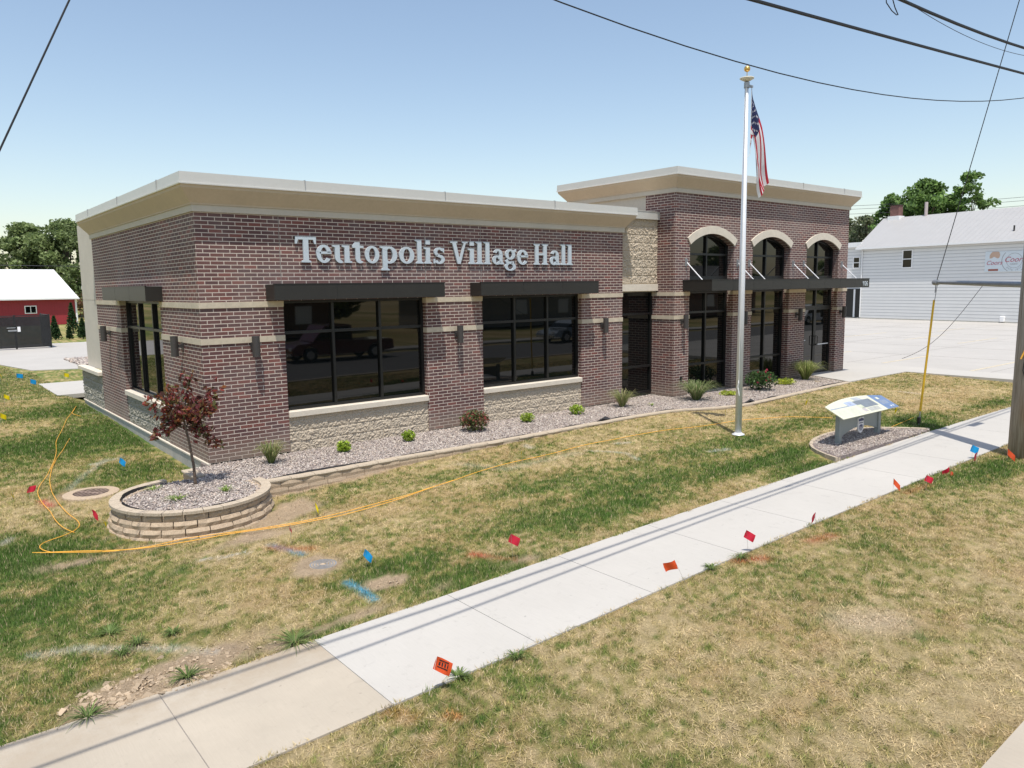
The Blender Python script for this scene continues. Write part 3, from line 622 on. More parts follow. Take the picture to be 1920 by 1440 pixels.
# split-face block panels as real relief
def split_face(name, u0, u1, z0, z1, plane, side, bw, bh, depth, mat, seed=0, flat_top=0):
    n = int((u1-u0)/.014); m_ = int((z1-z0)/.014); u = np.linspace(u0, u1, n); z = np.linspace(z0, z1, m_); Ug, Zg = np.meshgrid(u, z)
    row = np.floor((Zg-z0)/bh); uu = (Ug-u0)/bw+.5*(row % 2); zz = (Zg-z0)/bh
    du = np.minimum(uu % 1, 1-uu % 1)*bw; dz = np.minimum(zz % 1, 1-zz % 1)*bh; e = sm(np.minimum(du, dz)/.022)
    nz = fbm(Ug*1.0+.8*Zg+seed+7*np.floor(uu), Zg*1.2-.5*Ug+3*row+seed, 13, 5)
    nz = np.abs(nz-.5)*3.4+1.1*fbm(Ug*1.4+seed, Zg-Ug*.4, 36, 3)-.25
    if flat_top: e = e*sm((z1-flat_top-Zg+fbm(Ug, Zg, 4, 2)*.10-.04)/.03)
    h = depth*(.15+e*np.clip(nz, 0, 1.4))
    vs = np.stack([Ug, np.full_like(Ug, plane)-h, Zg], -1) if side == 'y' else np.stack([np.full_like(Ug, plane)-h, Ug, Zg], -1)
    id_ = np.arange(n*m_).reshape(m_, n); f = np.stack([id_[:-1, :-1], id_[:-1, 1:], id_[1:, 1:], id_[1:, :-1]], -1).reshape(-1, 4)
    if side == 'x': f = f[:, ::-1]
    return mesh(name, vs.reshape(-1, 3).tolist(), f.tolist(), mat, hall)
split_face('block_panel', W1[0], W1[1], -.05, .635, .035, 'y', .40, .205, .021, M['block'], 1)
split_face('block_panel', W2[0], W2[1], -.05, .635, .035, 'y', .40, .205, .021, M['block'], 5)
split_face('block_panel', 10.58, XT, 3.04, 4.74, .20, 'y', .40, .215, .028, M['block'], 9)
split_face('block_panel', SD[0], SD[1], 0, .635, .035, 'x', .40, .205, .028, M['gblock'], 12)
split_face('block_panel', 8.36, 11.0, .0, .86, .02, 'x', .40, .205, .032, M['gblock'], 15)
for q in ((10.581, XT, .21, .5, 2.83, 4.74), (.03, .3, 8.36, 11.0, 0, .86), (W1[0], W1[1], .04, .3, -.1, .63), (W2[0], W2[1], .04, .3, -.1, .63), (.04, .3, SD[0], SD[1], 0, .63)): box('block_backing', M['blockm'], hall, *q)
MB().bev(10.583, XT-.002, .13, .24, 2.85, 3.03, .006).build('lintel', M['stone_light'], hall)
MB().bev(W1[0]+.001, W1[1]-.001, -.04, .16, .64, .755, .01).build('window_sill', M['stone_light'], hall)
MB().bev(W2[0]+.001, W2[1]-.001, -.04, .16, .64, .755, .01).build('window_sill', M['stone_light'], hall)
MB().bev(-.045, .16, SD[0]+.001, SD[1]-.001, .64, .755, .01).build('window_sill', M['stone_light'], hall)
MB().bev(-.10, .10, 8.362, 11.08, .862, .965, .01).build('window_sill', M['stone_light'], hall)
# rendered end bay with its joint
mb = MB(); mb.box(.12, .5, 8.362, 10.78, .967, 2.795); mb.box(.12, .5, 8.362, 10.78, 2.815, 4.85); mb.box(.13, .49, 8.37, 10.77, 2.795, 2.815)
mb.build('rendered_wall', M['eifs_wall'], hall)
# foundation along the side wall
mb = MB(); mb.box(-.012, .3, .0, 11.0, -.7, -.028); mb.build('foundation', M['found'], hall)
mb = MB(); mb.box(-.032, .02, -.01, 11.0, -.028, -.003); mb.build('foundation_ledge', M['stone_light'], hall)
# vertical control joints
for x in (1.476, 4.59, 6.04, 9.12): box('control_joint', M['joint'], hall, x-.005, x+.005, -.0025, .01, 3.12, HB)
# cornices swept with mitred corners
def sweep(name, path, prof, mat):
    n = len(path); P_ = [Vector((p[0], p[1])) for p in path]; dirs = [(P_[i+1]-P_[i]).normalized() for i in range(n-1)]
    nr = [Vector((d.y, -d.x)) for d in dirs]; mit = []
    for i in range(n):
        if i == 0: mit.append(nr[0])
        elif i == n-1: mit.append(nr[-1])
        else:
            b = (nr[i-1]+nr[i]); mit.append(b/(b.dot(nr[i])))
    vs = []; k = len(prof)
    for i in range(n):
        for (o_, z) in prof: q = P_[i]+mit[i]*o_; vs.append((q.x, q.y, z))
    fs = [tuple(range(k-1, -1, -1)), tuple(range((n-1)*k, n*k))]
    for i in range(n-1):
        for j in range(k): fs.append((i*k+j, i*k+(j+1) % k, (i+1)*k+(j+1) % k, (i+1)*k+j))
    return mesh(name, vs, fs, mat, hall)
for path, zb in (([(.5, 8.37), (0, 8.37), (0, 0), (10.58, 0), (10.58, .30)], HB), ([(XT+2, 3.62), (XT, 3.62), (XT, YT), (XE, YT), (XE, 6)], HT)):
    path = path
    sweep('cornice_fascia', path, [(-.1, zb), (.035, zb), (.035, zb+.115), (-.1, zb+.115)], M['eifs_light'])
    sweep('cornice_cove', path, [(-.12, zb+.1155), (.055, zb+.1155), (.055, zb+.135), (.24, zb+.365), (.25, zb+.415), (-.12, zb+.415)], M['eifs'])
    sweep('cornice_drip', path, [(-.1, zb+.416), (.278, zb+.416), (.283, zb+.436), (-.1, zb+.436)], M['white_line'])
    sweep('coping', path, [(-.25, zb+.437), (.27, zb+.437), (.262, zb+.612), (-.25, zb+.622)], M['coping'])
mb = MB(); mb.box(10.86, XT-.0, .10, .6, 4.74, 4.935); mb.box(10.9, XT-.0, .09, .62, 4.937, 4.95); mb.build('coping', M['coping'], hall)
mb = MB(); mb.box(.26, 12.1, .3, 10.7, 4.5, 4.6); mb.box(12.6, 21, .1, 8, 5.5, 5.6); mb.build('flat_roof', M['conc_old'], hall)
for q in [(x, x+.012, -.2745, -.2, HB+.44, HB+.6235) for x in (1.9, 4.95, 8.0)]+[(-.2745, -.2, y, y+.012, HB+.44, HB+.6235) for y in (1.1, 4.1, 7.1)]+[(x, x+.012, YT-.2745, YT-.2, HT+.44, HT+.6235) for x in (14.9, 17.9, 20.4)]: box('coping_seam', M['galv'], hall, *q)
mb = MB(); mb.box(XT+.05, XT+.4, .602, 3.6, 4.5, HT); mb.build('rendered_wall', M['eifs_wall'], hall)
# interior darkness boxes are not needed: tinted panes
FR = M['bronze_dark']
def window(name, u0, u1, z0, z1, pl, side='y', vm=(), hm=(), fw_=.055, depth=.10, arch=None):
    w = empty(name, (0, 0, 0)); w.parent = hall; mb = MB()
    def bx(a, b, c, d, f=0):
        if side == 'y': mb.box(a, b, pl-f, pl+depth, c, d)
        else: mb.box(pl-f, pl+depth, a, b, c, d)
    ztop = (lambda u: z1) if not arch else arch
    bx(u0, u0+fw_, z0, ztop(u0)); bx(u1-fw_, u1, z0, ztop(u1)); bx(u0+fw_, u1-fw_, z0, z0+fw_)
    if not arch: bx(u0+fw_, u1-fw_, z1-fw_, z1)
    else:
        n = 16; vs = []
        for i in range(n+1):
            x = u0+(u1-u0)*i/n; z = arch(x)
            for y, q in ((pl-.002, z+.02), (pl-.002, z-fw_), (pl+depth, z-fw_), (pl+depth, z+.02)): vs.append((x, y, q))
        mb.add(vs, [(4*i+k, 4*i+4+k, 4*i+4+(k+1) % 4, 4*i+(k+1) % 4) for i in range(n) for k in range(4)])
    cols = [u0+fw_]+list(vm)+[u1-fw_]
    for v in vm: bx(v-fw_/2, v+fw_/2, z0+fw_, ztop(v)-fw_, .004)
    for h in hm:
        for a, b in zip(cols[:-1], cols[1:]): bx(a+(fw_/2 if a != cols[0] else 0), b-(fw_/2 if b != cols[-1] else 0), h-fw_/2, h+fw_/2, .002)
    mb.build('frame', FR, w)
    if arch:
        n = 16; vs = [(u0+.01, pl+.05, z0+.01), (u1-.01, pl+.05, z0+.01)]+[(u1-.01-(u1-u0-.02)*i/n, pl+.05, arch(u1-.01-(u1-u0-.02)*i/n)-.01) for i in range(n+1)]
        mesh('pane', vs, [tuple(range(len(vs)))], M['glass'], w)
    elif side == 'y': mesh('pane', [(u0+.01, pl+.05, z0+.01), (u1-.01, pl+.05, z0+.01), (u1-.01, pl+.05, z1-.01), (u0+.01, pl+.05, z1-.01)], [(0, 1, 2, 3)], M['glass'], w)
    else: mesh('pane', [(pl+.05, u0+.01, z0+.01), (pl+.05, u0+.01, z1-.01), (pl+.05, u1-.01, z1-.01), (pl+.05, u1-.01, z0+.01)], [(0, 1, 2, 3)], M['glass'], w)
    return w
window('window', W1[0], W1[1], .755, 2.82, .12, vm=(2.52, 3.55), hm=(2.22,))
window('window', W2[0], W2[1], .755, 2.82, .12, vm=(7.07, 8.09), hm=(2.22,))
window('window', SD[0], SD[1], .755, 2.82, .12, 'x', vm=(3.55, 4.68), hm=(2.22,))
window('window', 10.585, XT-.002, .06, 2.845, .34, hm=(.80, 2.24))
for i, (a, b) in enumerate(BAYS):
    c = (a+b)/2; f = lambda x, c=c: 2.63+math.sqrt(max(0, 1.77**2-(x-c)**2))-.001
    window('arched_window', a+.002, b-.002, 3.18, 4.1, YT+.20, vm=(c,), hm=(3.84,), arch=f)
    MB().box(a+.001, b-.001, YT+.19, YT+.34, 2.822, 3.179).build('spandrel_panel', M['bronze_dark'], hall)
    if i < 2: window('storefront_window', a+.002, b-.002, .03, 2.82, YT+.20, vm=(c,), hm=(.78, 2.24))
    else: window('storefront_window', a+.002, b-.002, 2.20, 2.82, YT+.20, vm=(c,))
a, b = BAYS[2]; c = (a+b)/2
for u0, u1, hx in ((a+.004, c-.004, c-.07), (c+.004, b-.004, c+.07)):
    d = empty('door', (0, 0, 0)); d.parent = hall; mb = MB(); y = YT+.205
    mb.box(u0, u0+.07, y, y+.06, .015, 2.195); mb.box(u1-.07, u1, y, y+.06, .015, 2.195); mb.box(u0+.07, u1-.07, y, y+.06, .015, .22); mb.box(u0+.07, u1-.07, y, y+.06, 2.12, 2.195); mb.build('frame', FR, d)
    mesh('pane', [(u0+.05, y+.03, .2), (u1-.05, y+.03, .2), (u1-.05, y+.03, 2.14), (u0+.05, y+.03, 2.14)], [(0, 1, 2, 3)], M['glass'], d)
    MB().tube([(hx, y, .95), (hx, y-.07, .95), (hx, y-.07, 1.25), (hx, y, 1.25)], .013, 6).build('handle', M['bronze_dark'], d)
MB().box(c+.15, b-.12, YT+.195, YT+.203, .95, .98).build('push_bar', M['alu'], hall)
# white lettering lines on the door glass (opening hours, too small to read)
mb = MB()
for r_, (z, n) in enumerate(((1.95, 6), (1.72, 4), (1.66, 5), (1.52, 4), (1.46, 3), (1.33, 5), (1.27, 4), (1.12, 7))):
    x = a+.16; mb = MB()
    for k in range(n): w = .025+.02*((k*7+r_) % 3)/2; mb.box(x, x+w, YT+.232, YT+.2335, z, z+.025); x += w+.014
    mb.build('door_decal', M['whitepaint'], hall)
# metal awnings: troughs with chamfered ends
def awning(a, b, side='y', p=.4):
    w = empty('awning', (0, 0, 0)); w.parent = hall; mb = MB(); z0, z1 = 2.832, 3.115; t = .02
    def bx(u0, u1, d0, d1, za, zb):
        if side == 'y': mb.box(u0, u1, -d1, -d0, za, zb)
        else: mb.box(-d1, -d0, u0, u1, za, zb)
    bx(a, b, p-t, p, z0, z1); bx(a, a+t, .0, p-t, z0, z1); bx(b-t, b, .0, p-t, z0, z1); bx(a+t, b-t, .0, p-t, z1-.05, z1-.02)
    bx(a-.008, b+.008, p-.03, p+.008, z1, z1+.012); mb.build('fascia', M['bronze'], w)
    mb = MB(); bx(a+t, b-t, .0, p-t, z0+.012, z0+.03); mb.build('soffit', M['stone'], w)
    n = 3
    for k in range(1, n): mb = MB(); u = a+(b-a)*k/n; bx(u-.003, u+.003, p+.001, p+.002, z0, z1); mb.build('panel_joint', M['bronze_dark'], w)
awning(1.178, 4.80); awning(5.735, 9.305); awning(2.22, 6.0, 'x', .31)
cn = empty('entrance_canopy', (0, 0, 0)); cn.parent = hall; CY = -1.37
mb = MB(); a, b = 12.49, 20.96; mb.box(a, b, CY, CY+.03, 2.84, 3.12); mb.box(a, a+.03, CY+.03, YT, 2.84, 3.12); mb.box(b-.03, b, CY+.03, YT, 2.84, 3.12)
mb.box(a+.03, b-.03, CY+.03, YT, 3.04, 3.08); mb.box(a-.01, b+.01, CY-.01, CY+.04, 3.121, 3.135); mb.box(a-.01, a+.04, CY+.04, YT, 3.121, 3.135)
for x in (15.2, 18.2): mb.box(x, x+.06, CY+.03, YT, 2.86, 3.03)
mb.build('fascia', M['bronze'], cn)
MB().box(a+.03, b-.03, CY+.03, YT, 2.85, 2.865).build('soffit', M['stone'], cn)
for k in range(1, 9): u = a+(b-a)*k/9; box('panel_joint', M['bronze_dark'], cn, u-.004, u+.004, CY-.0015, CY-.0005, 2.84, 3.12)
for x in (12.61, 14.95, 15.53, 17.89, 18.5, 20.89):
    r_ = MB().tube([(x, YT-.02, 3.61), (x, -.98, 3.12)], .015, 8).build('support_rod', M['alu'], cn)
    mb = MB(); mb.box(x-.015, x+.015, YT-.05, YT, 3.52, 3.69); mb.box(x-.04, x+.04, YT-.012, YT, 3.50, 3.71); mb.build('bracket', M['galv'], cn)
def text_mesh(name, s, size, mat, parent, mtx, extr=.003, shear=0, align='CENTER', spacing=1, offset=0):
    cu = bpy.data.curves.new(name, 'FONT'); cu.body = s; cu.size = size; cu.extrude = extr; cu.align_x = align; cu.shear = shear; cu.space_character = spacing; cu.offset = offset
    o = bpy.data.objects.new(name, cu); COL.objects.link(o); dg = bpy.context.evaluated_depsgraph_get(); me = bpy.data.meshes.new_from_object(o.evaluated_get(dg))
    bpy.data.objects.remove(o); me.materials.clear(); me.materials.append(mat); o = bpy.data.objects.new(name, me); COL.objects.link(o)
    if parent: o.parent = parent
    o.matrix_local = mtx; return o
def basis(origin, ex, ey):
    ex = Vector(ex).normalized(); ey = Vector(ey); ey = (ey-ex*ey.dot(ex)).normalized(); ez = ex.cross(ey); o = Vector(origin)
    return Matrix(((ex.x, ey.x, ez.x, o.x), (ex.y, ey.y, ez.y, o.y), (ex.z, ey.z, ez.z, o.z), (0, 0, 0, 1)))
text_mesh('house_number', '106', .22, M['letter'], hall, basis((20.66, CY-.010, 2.89), (1, 0, 0), (0, 0, 1)) @ Matrix.Diagonal((1, 1, 1, 1)), .006, spacing=1.15)
# wall lamps: half-round cylinders on a bracket
def lamp(x, y, nx_, ny_):
    w = empty('wall_lamp', (x, y, 0)); w.parent = hall; cx, cy = nx_*.15, ny_*.15
    MB().lathe([(.0, 1.835), (.068, 1.835), (.068, 2.205), (.0, 2.205)], (cx, cy, 0), 16).build('lamp_body', M['lamp'], w, False)
    mb = MB()
    if ny_: mb.box(-.05, .05, -.02, 0, 1.95, 2.09); mb.box(-.02, .02, -.09, -.02, 1.99, 2.05)
    else: mb.box(-.02, 0, -.05, .05, 1.95, 2.09); mb.box(-.09, -.02, -.02, .02, 1.99, 2.05)
    mb.build('bracket', M['lamp'], w)
for x in (.89, 5.34, 9.82): lamp(x, 0, 0, -1)
for x in (12.46, 15.2, 18.18, 20.93): lamp(x, YT, 0, -1)
for y in (1.1, 7.04): lamp(0, y, -1, 0)
MB().box(12.46-.04, 12.46+.04, YT-.03, YT, .42, .52).build('outlet_box', M['bronze_dark'], hall)
# slab-serif letters made of strokes
def glyph(ch):
    S = []                                              # polygons (x, z) in em: baseline 0, cap height 1
    st, th, sf, sh = .185, .095, .075, .07
    def rect(a, b, c, d): S.append([(a, c), (b, c), (b, d), (a, d)])
    def stem(x, z0, z1, bot=True, top='both', w=st):
        rect(x, x+w, z0, z1)
        if bot: S.append([(x-sf, z0), (x+w+sf, z0), (x+w+sf, z0+sh*.7), (x+w, z0+sh*1.3), (x, z0+sh*1.3), (x-sf, z0+sh*.7)])
        if top == 'both': S.append([(x-sf, z1), (x-sf, z1-sh*.7), (x, z1-sh*1.3), (x+w, z1-sh*1.3), (x+w+sf, z1-sh*.7), (x+w+sf, z1)])
        if top == 'left': S.append([(x-sf*1.3, z1), (x-sf*1.3, z1-sh*.7), (x, z1-sh*1.3), (x+w*.5, z1-sh*1.3), (x+w*.5, z1)])
    def ring(cx, cz, rx, rz, wx, wz, a0=0, a1=360, n=28):
        k = max(6, int(n*abs(a1-a0)/360)); prev = None
        for i in range(k+1):
            t = R(a0+(a1-a0)*i/k); o_ = (cx+rx*math.cos(t), cz+rz*math.sin(t)); n_ = (cx+(rx-wx)*math.cos(t), cz+(rz-wz)*math.sin(t))
            if prev: S.append([prev[0], o_, n_, prev[1]])
            prev = (o_, n_)
    xh = .70
    if ch == 'T':
        stem(.27, 0, 1, True, None); rect(0, .725, 1-.115, 1); S.append([(0, 1), (0, .72), (.06, .72), (.13, 1)]); S.append([(.725, 1), (.595, 1), (.665, .72), (.725, .72)]); w = .725
    elif ch == 'e':
        ring(.32, .345, .32, .36, st, .10, 5, 325); rect(.14, .6, .345, .345+.09); rect(.45, .635, .345, .40); w = .64
    elif ch == 'u':
        stem(.09, .18, xh, False, 'left'); ring(.30, .22, .21, .235, st, .11, 180, 300); stem(.46, 0, xh, False, 'left'); rect(.56, .74, 0, sh); w = .74
    elif ch == 't':
        rect(.12, .12+st, .15, .84); S.append([(.0, xh), (.0, xh-.09), (.12, xh-.09), (.12, .84)]); rect(.12+st, .46, xh-.09, xh); ring(.30, .17, .18, .185, st, .10, 180, 320); w = .47
    elif ch == 'o': ring(.34, .345, .34, .36, .19, .09); w = .68
    elif ch == 'p':
        stem(.09, -.30, xh, True, 'left'); ring(.36, .345, .32, .36, st, .09, -140, 140); w = .70
    elif ch == 'l': stem(.08, 0, 1.02, True, 'left'); w = .345
    elif ch == 'i': stem(.08, 0, xh, True, 'left'); rect(.075, .075+.195, .83, 1.02); w = .345
    elif ch == 's':
        ring(.27, .515, .25, .195, .15, .09, 20, 270); ring(.27, .19, .26, .20, .16, .09, 90, -160); rect(.44, .505, .50, .68); rect(0, .065, .01, .21)
        S.append([(.12, .42), (.42, .30), (.46, .20), (.10, .34)]); w = .54
    elif ch == 'V':
        S.append([(.06, 1), (.26, 1), (.49, .0), (.34, 0)]); S.append([(.38, .0), (.49, 0), (.80, 1), (.70, 1)]); rect(-.02, .34, 1-sh, 1); rect(.60, .88, 1-sh, 1); w = .86
    elif ch == 'a':
        ring(.29, .47, .24, .24, .17, .09, 160, 0); rect(.36, .53, .10, .47); S.append([(.36, .0), (.60, .0), (.60, .07), (.53, .12), (.36, .12)]); ring(.235, .20, .235, .215, .17, .085, 20, 340); rect(.24, .40, .33, .41); w = .62
    elif ch == 'g':
        ring(.30, .47, .27, .245, .17, .085); ring(.30, -.10, .30, .20, .15, .075); S.append([(.02, .17), (.16, .26), (.2, .14), (.12, .02)]); rect(.10, .50, .04, .14); S.append([(.40, .62), (.62, .72), (.62, .62), (.45, .54)]); w = .62
    elif ch == 'H':
        stem(.10, 0, 1); stem(.56, 0, 1); rect(.28, .56, .46, .555); w = .85
    return S, w
sgn = empty('lettering', (0, 0, 0)); sgn.parent = hall
SPOTS = {'T': [(1.76, 2.16)], }
LET = [('T', 1.76, 2.17), ('e', 2.17, 2.475), ('u', 2.50, 2.90), ('t', 2.92, 3.16), ('o', 3.185, 3.50), ('p', 3.525, 3.92), ('o', 3.955, 4.31), ('l', 4.345, 4.53), ('i', 4.55, 4.735), ('s', 4.785, 5.065),
       ('V', 5.22, 5.65), ('i', 5.675, 5.87), ('l', 5.88, 6.08), ('l', 6.10, 6.295), ('a', 6.335, 6.665), ('g', 6.68, 7.01), ('e', 7.045, 7.37), ('H', 7.53, 8.00), ('a', 8.045, 8.37), ('l', 8.385, 8.575), ('l', 8.59, 8.785)]
for ch, x0, x1 in LET:
    S_, w = glyph(ch); k = (x1-x0)/w; mb = MB()
    for i, poly in enumerate(S_):
        ar = sum(poly[j][0]*poly[(j+1) % len(poly)][1]-poly[(j+1) % len(poly)][0]*poly[j][1] for j in range(len(poly)))
        if ar < 0: poly = poly[::-1]
        mb.prism([(x0+p[0]*k, 3.515+p[1]*.472) for p in poly], 'y', -.044-.00017*(i % 12), -.010)
    mb.build('letter', M['letter'], sgn)
# ------------------------------------------------------------ flagpole and flag
FX, FY = 9.377, -4.38; FZ = -.11
fp = empty('flagpole', (FX, FY, FZ), 0, 'tall silver aluminium flagpole with gold ball standing on the front lawn', 'flagpole')
MB().lathe([(.0, 0), (.135, 0), (.13, .015), (.085, .035), (.075, .05), (0, .05)], n=24).build('base_collar', M['alu'], fp, True)
MB().tube([(0, 0, .02), (0, 0, 3.2), (0, 0, 6.95)], [.068, .062, .038], 24).build('pole', M['alu'], fp, True)
MB().lathe([(0, 6.95), (.055, 6.95), (.055, 7.05), (.03, 7.07), (0, 7.07)], n=16).build('truck', M['galv'], fp)
MB().box(0, .19, -.02, .02, 6.98, 7.02).build('pulley_arm', M['galv'], fp)
MB().lathe([(0, 7.075), (.05, 7.075), (.135, 7.12), (.14, 7.14), (.0, 7.15)], n=24).build('light_disc', M['cream'], fp, True)
MB().tube([(0, 0, 7.15), (0, 0, 7.25)], .008, 6).build('spindle', M['gold'], fp)
MB().lathe([(.001+.060*math.sin(math.pi*i/12), 7.31-.060*math.cos(math.pi*i/12)) for i in range(13)], n=20).build('ball', M['gold'], fp, True)
MB().tube([(-.085, -.04, 1.15), (-.083, -.04, 4), (-.06, -.03, 7.0)], .006, 5).build('halyard', M['rope'], fp)
MB().tube([(.17, 0, 6.98), (.165, 0, 5.7), (.075, .03, 5.6)], .005, 5).build('halyard', M['rope'], fp)
MB().tube([(-.09, -.04, 1.15), (-.11, -.05, 1.10), (-.115, -.03, 1.0), (-.08, -.05, .9), (-.10, -.07, .84), (-.09, -.03, 1.0), (-.075, -.04, 1.12)], .011, 6).build('cleat_rope', M['rope'], fp)
fl = None
def flagmesh():
    def fold(s): return s/.6 if s < .6 else 1-(s-.6)/.4*.75
    ns, ntt = 91, 120; vs = []; cols = []; red = (.42, .012, .03); white = (.74, .74, .76); blue = (.012, .02, .085)
    T = [(9.555, 6.91), (9.68, 6.63), (9.87, 6.15), (10.07, 5.50), (10.23, 5.08)]; B = [(9.535, 5.73), (9.70, 5.73), (9.73, 5.40), (9.80, 5.05), (9.93, 4.76)]
    def ip(A, t): k = t*4; i = min(3, int(k)); f = k-i; return (A[i][0]*(1-f)+A[i+1][0]*f, A[i][1]*(1-f)+A[i+1][1]*f)
    for i in range(ns+1):
        for j in range(ntt+1):
            s = i/ns; t = j/ntt; a = ip(T, t); b = ip(B, t); f = min(1, t/.3); g = min(1, max(0, (t-.12)/.3)); q = s*(1-g)+fold(s)*g
            x = a[0]*(1-q)+b[0]*q; z = a[1]*(1-q)+b[1]*q
            x += f*(.015*math.sin(9*s+3*t)); y = f*(.030*math.sin(13*s+5*t+.6)+.014*math.sin(27*s-3*t))+.025*math.sin(9*t)+g*.16*max(0, s-.6)
            vs.append((x, FY+y, z))
    fs = []; mi = []
    for i in range(ns):
        for j in range(ntt):
            fs.append((i*(ntt+1)+j, (i+1)*(ntt+1)+j, (i+1)*(ntt+1)+j+1, i*(ntt+1)+j+1)); s = (i+.5)/ns; t = (j+.5)/ntt
            if s < 7/13 and t < .4:
                u = t/.4*12; v = s/(7/13)*10; star = abs(u-round(u)) < .26 and abs(v-round(v)) < .2 and 0 < round(u) < 12 and 0 < round(v) < 10 and (round(u)+round(v)) % 2 == 0
                mi.append(1 if star else 2)
            else: mi.append(0 if int(s*13) % 2 == 0 else 1)
    o = mesh('flag', vs, fs, None, None, True)
    for nm, c in (('flag_red', red), ('flag_white', white), ('flag_blue', blue)):
        mt, t, p = nodes(nm); p.inputs['Base Color'].default_value = c4(c); p.inputs['Roughness'].default_value = .7
        tr = N(t, 'ShaderNodeBsdfTranslucent'); tr.inputs[0].default_value = c4(c); mx = N(t, 'ShaderNodeMixShader', ins={0: .1}); L(t, p.outputs[0], mx.inputs[1]); L(t, tr.outputs[0], mx.inputs[2]); L(t, mx.outputs[0], t.nodes['Material Output'].inputs[0]); o.data.materials.append(mt)
    o.data.polygons.foreach_set('material_index', mi); return tag(o, 'limp American flag with red and white stripes hanging from the silver pole', 'flag')
flagmesh()
# ------------------------------------------------------------ information sign
sb = empty('sign_gravel_edging', (10.8, -6.2, -.16), 0, 'curved tan edging stones around the small gravel plot of the sign', 'edging')
EDGE = [(8.93, -6.79), (9.1, -6.45), (9.35, -6.1), (9.75, -5.8), (10.3, -5.62), (10.9, -5.56), (11.5, -5.6), (12.0, -5.85), (12.45, -6.3), (12.75, -6.79)]
def sgz(x): return float(np.interp(x, [8.9, 12.8], [float(gz(9, -6.2)), float(gz(12.8, -6.2))]))+.03
mb = MB(); EL = [0]
for a, b in zip(EDGE[:-1], EDGE[1:]): EL.append(EL[-1]+math.dist(a, b))
s = 0
while s < EL[-1]-.05:
    s1 = min(s+.30, EL[-1]); q = [(np.interp(v, EL, [p[0] for p in EDGE]), np.interp(v, EL, [p[1] for p in EDGE])) for v in (s+.006, s1-.006)]
    d = Vector((q[1][0]-q[0][0], q[1][1]-q[0][1])).normalized(); n_ = Vector((-d.y, d.x))*.05; zt = sgz(q[0][0])+.035
    mb.prism([(q[0][0]-n_.x-10.8, q[0][1]-n_.y+6.2), (q[1][0]-n_.x-10.8, q[1][1]-n_.y+6.2), (q[1][0]+n_.x-10.8, q[1][1]+n_.y+6.2), (q[0][0]+n_.x-10.8, q[0][1]+n_.y+6.2)], 'z', zt-.12+.16, zt+.16); s = s1
mb.build('edging_stone', M['capstone'], sb)
sheet('sign_gravel_base', EDGE, -.115, M['gravelbase'], .12)
exs, eys = [p[0] for p in EDGE], [p[1] for p in EDGE]
pebbles('gravel', lambda x, y: (y < np.interp(x, exs, eys)-.04) & (y > -6.80), (8.95, 12.75), (-6.8, -5.5), 0, 2300, (.010, .022), PEB, 'pinkish stone mulch under the information sign beside the footpath', zf=lambda x: np.interp(x, [8.9, 12.8], [-.105, -.105]))
isg = empty('information_sign', (10.8, -6.22, -.12), 0, 'tilted history information board on two grey posts beside the footpath', 'sign')
def post(x):
    o = MB().bev(x-.055, x+.055, -.045, .045, -.08, .56, .006).build('post', M['signgrey'], isg); return o
post(-.80); post(.80)
vs = []; n = 20
for i in range(n+1):
    x = -.745+1.49*i/n; zb = .13+.13*(1-(x/.745)**2)
    for y, z in ((-.02, zb), (.02, zb), (.02, .50), (-.02, .50)): vs.append((x, y, z))
mesh('panel', vs, [(4*i+k, 4*i+4+k, 4*i+4+(k+1) % 4, 4*i+(k+1) % 4) for i in range(n) for k in range(4)], M['signgrey'], isg)
# board: own plane, front edge low
e1 = Vector((1, 0, 0)); e2 = Vector((0, .40, .20)).normalized(); e3 = e1.cross(e2); BO = Vector((-1.18, -.29, .575)); BW, BH = 2.28, .43
def bp(u, v, w=0): return BO+e1*u+e2*v+e3*w
def btop(u): t = (u-BW/2)/(BW/2); return BH+.13*(1-t*t)
vs = []; n = 28
for i in range(n+1):
    u = BW*i/n
    for v, w in ((0, 0), (btop(u), 0), (btop(u), -.012), (0, -.012)): vs.append(bp(u, v, w))
board = mesh('board', vs, [(0, 1, 2, 3), (4*n+3, 4*n+2, 4*n+1, 4*n)]+[(4*i+k, 4*i+4+k, 4*i+4+(k+1) % 4, 4*i+(k+1) % 4) for i in range(n) for k in range(4)], plain('board_cream', (.60, .60, .46), .32, var=.05, bs=0), isg)
def patch(u0, u1, v0, v1, col, w=.0015, slant=0, nm='print', top=False):
    n = 12; vs = []
    for i in range(n+1):
        u = u0+(u1-u0)*i/n; vs += [bp(u+slant*0, v0, w), bp(u+slant, btop(u+slant)-.002 if top else v1, w)]
    return mesh(nm, vs, [(2*i, 2*i+2, 2*i+3, 2*i+1) for i in range(n)], plain('print_ink', col, .32, var=.25, scale=9, bs=0), board)
patch(1.80, 2.275, .002, .4, (.14, .20, .33), .0012, -.0, 'blue_panel', True)
patch(.03, 1.0, .30, .33, (.30, .34, .40)); patch(1.05, 1.72, .18, .42, (.17, .19, .21), .002, -.04, 'photo_print'); patch(.72, 1.02, .30, .44, (.33, .38, .50), .002, -.03, 'photo_print')
patch(1.16, 1.45, .42, .52, (.36, .38, .40), .0022, -.06, 'photo_print'); patch(.98, 1.12, .07, .17, (.42, .38, .38), .002, 0, 'photo_print'); patch(1.18, 1.62, .05, .16, (.40, .40, .36), .002, 0, 'photo_print'); patch(1.0, 1.16, .19, .29, (.50, .52, .38), .0025, 0, 'photo_print')
patch(1.93, 2.03, .33, .40, (.62, .62, .50), .003, 0, 'photo_print'); patch(2.03, 2.08, .05, .09, (.7, .72, .72), .003); patch(2.13, 2.17, .05, .09, (.7, .72, .72), .003)
mb = MB()
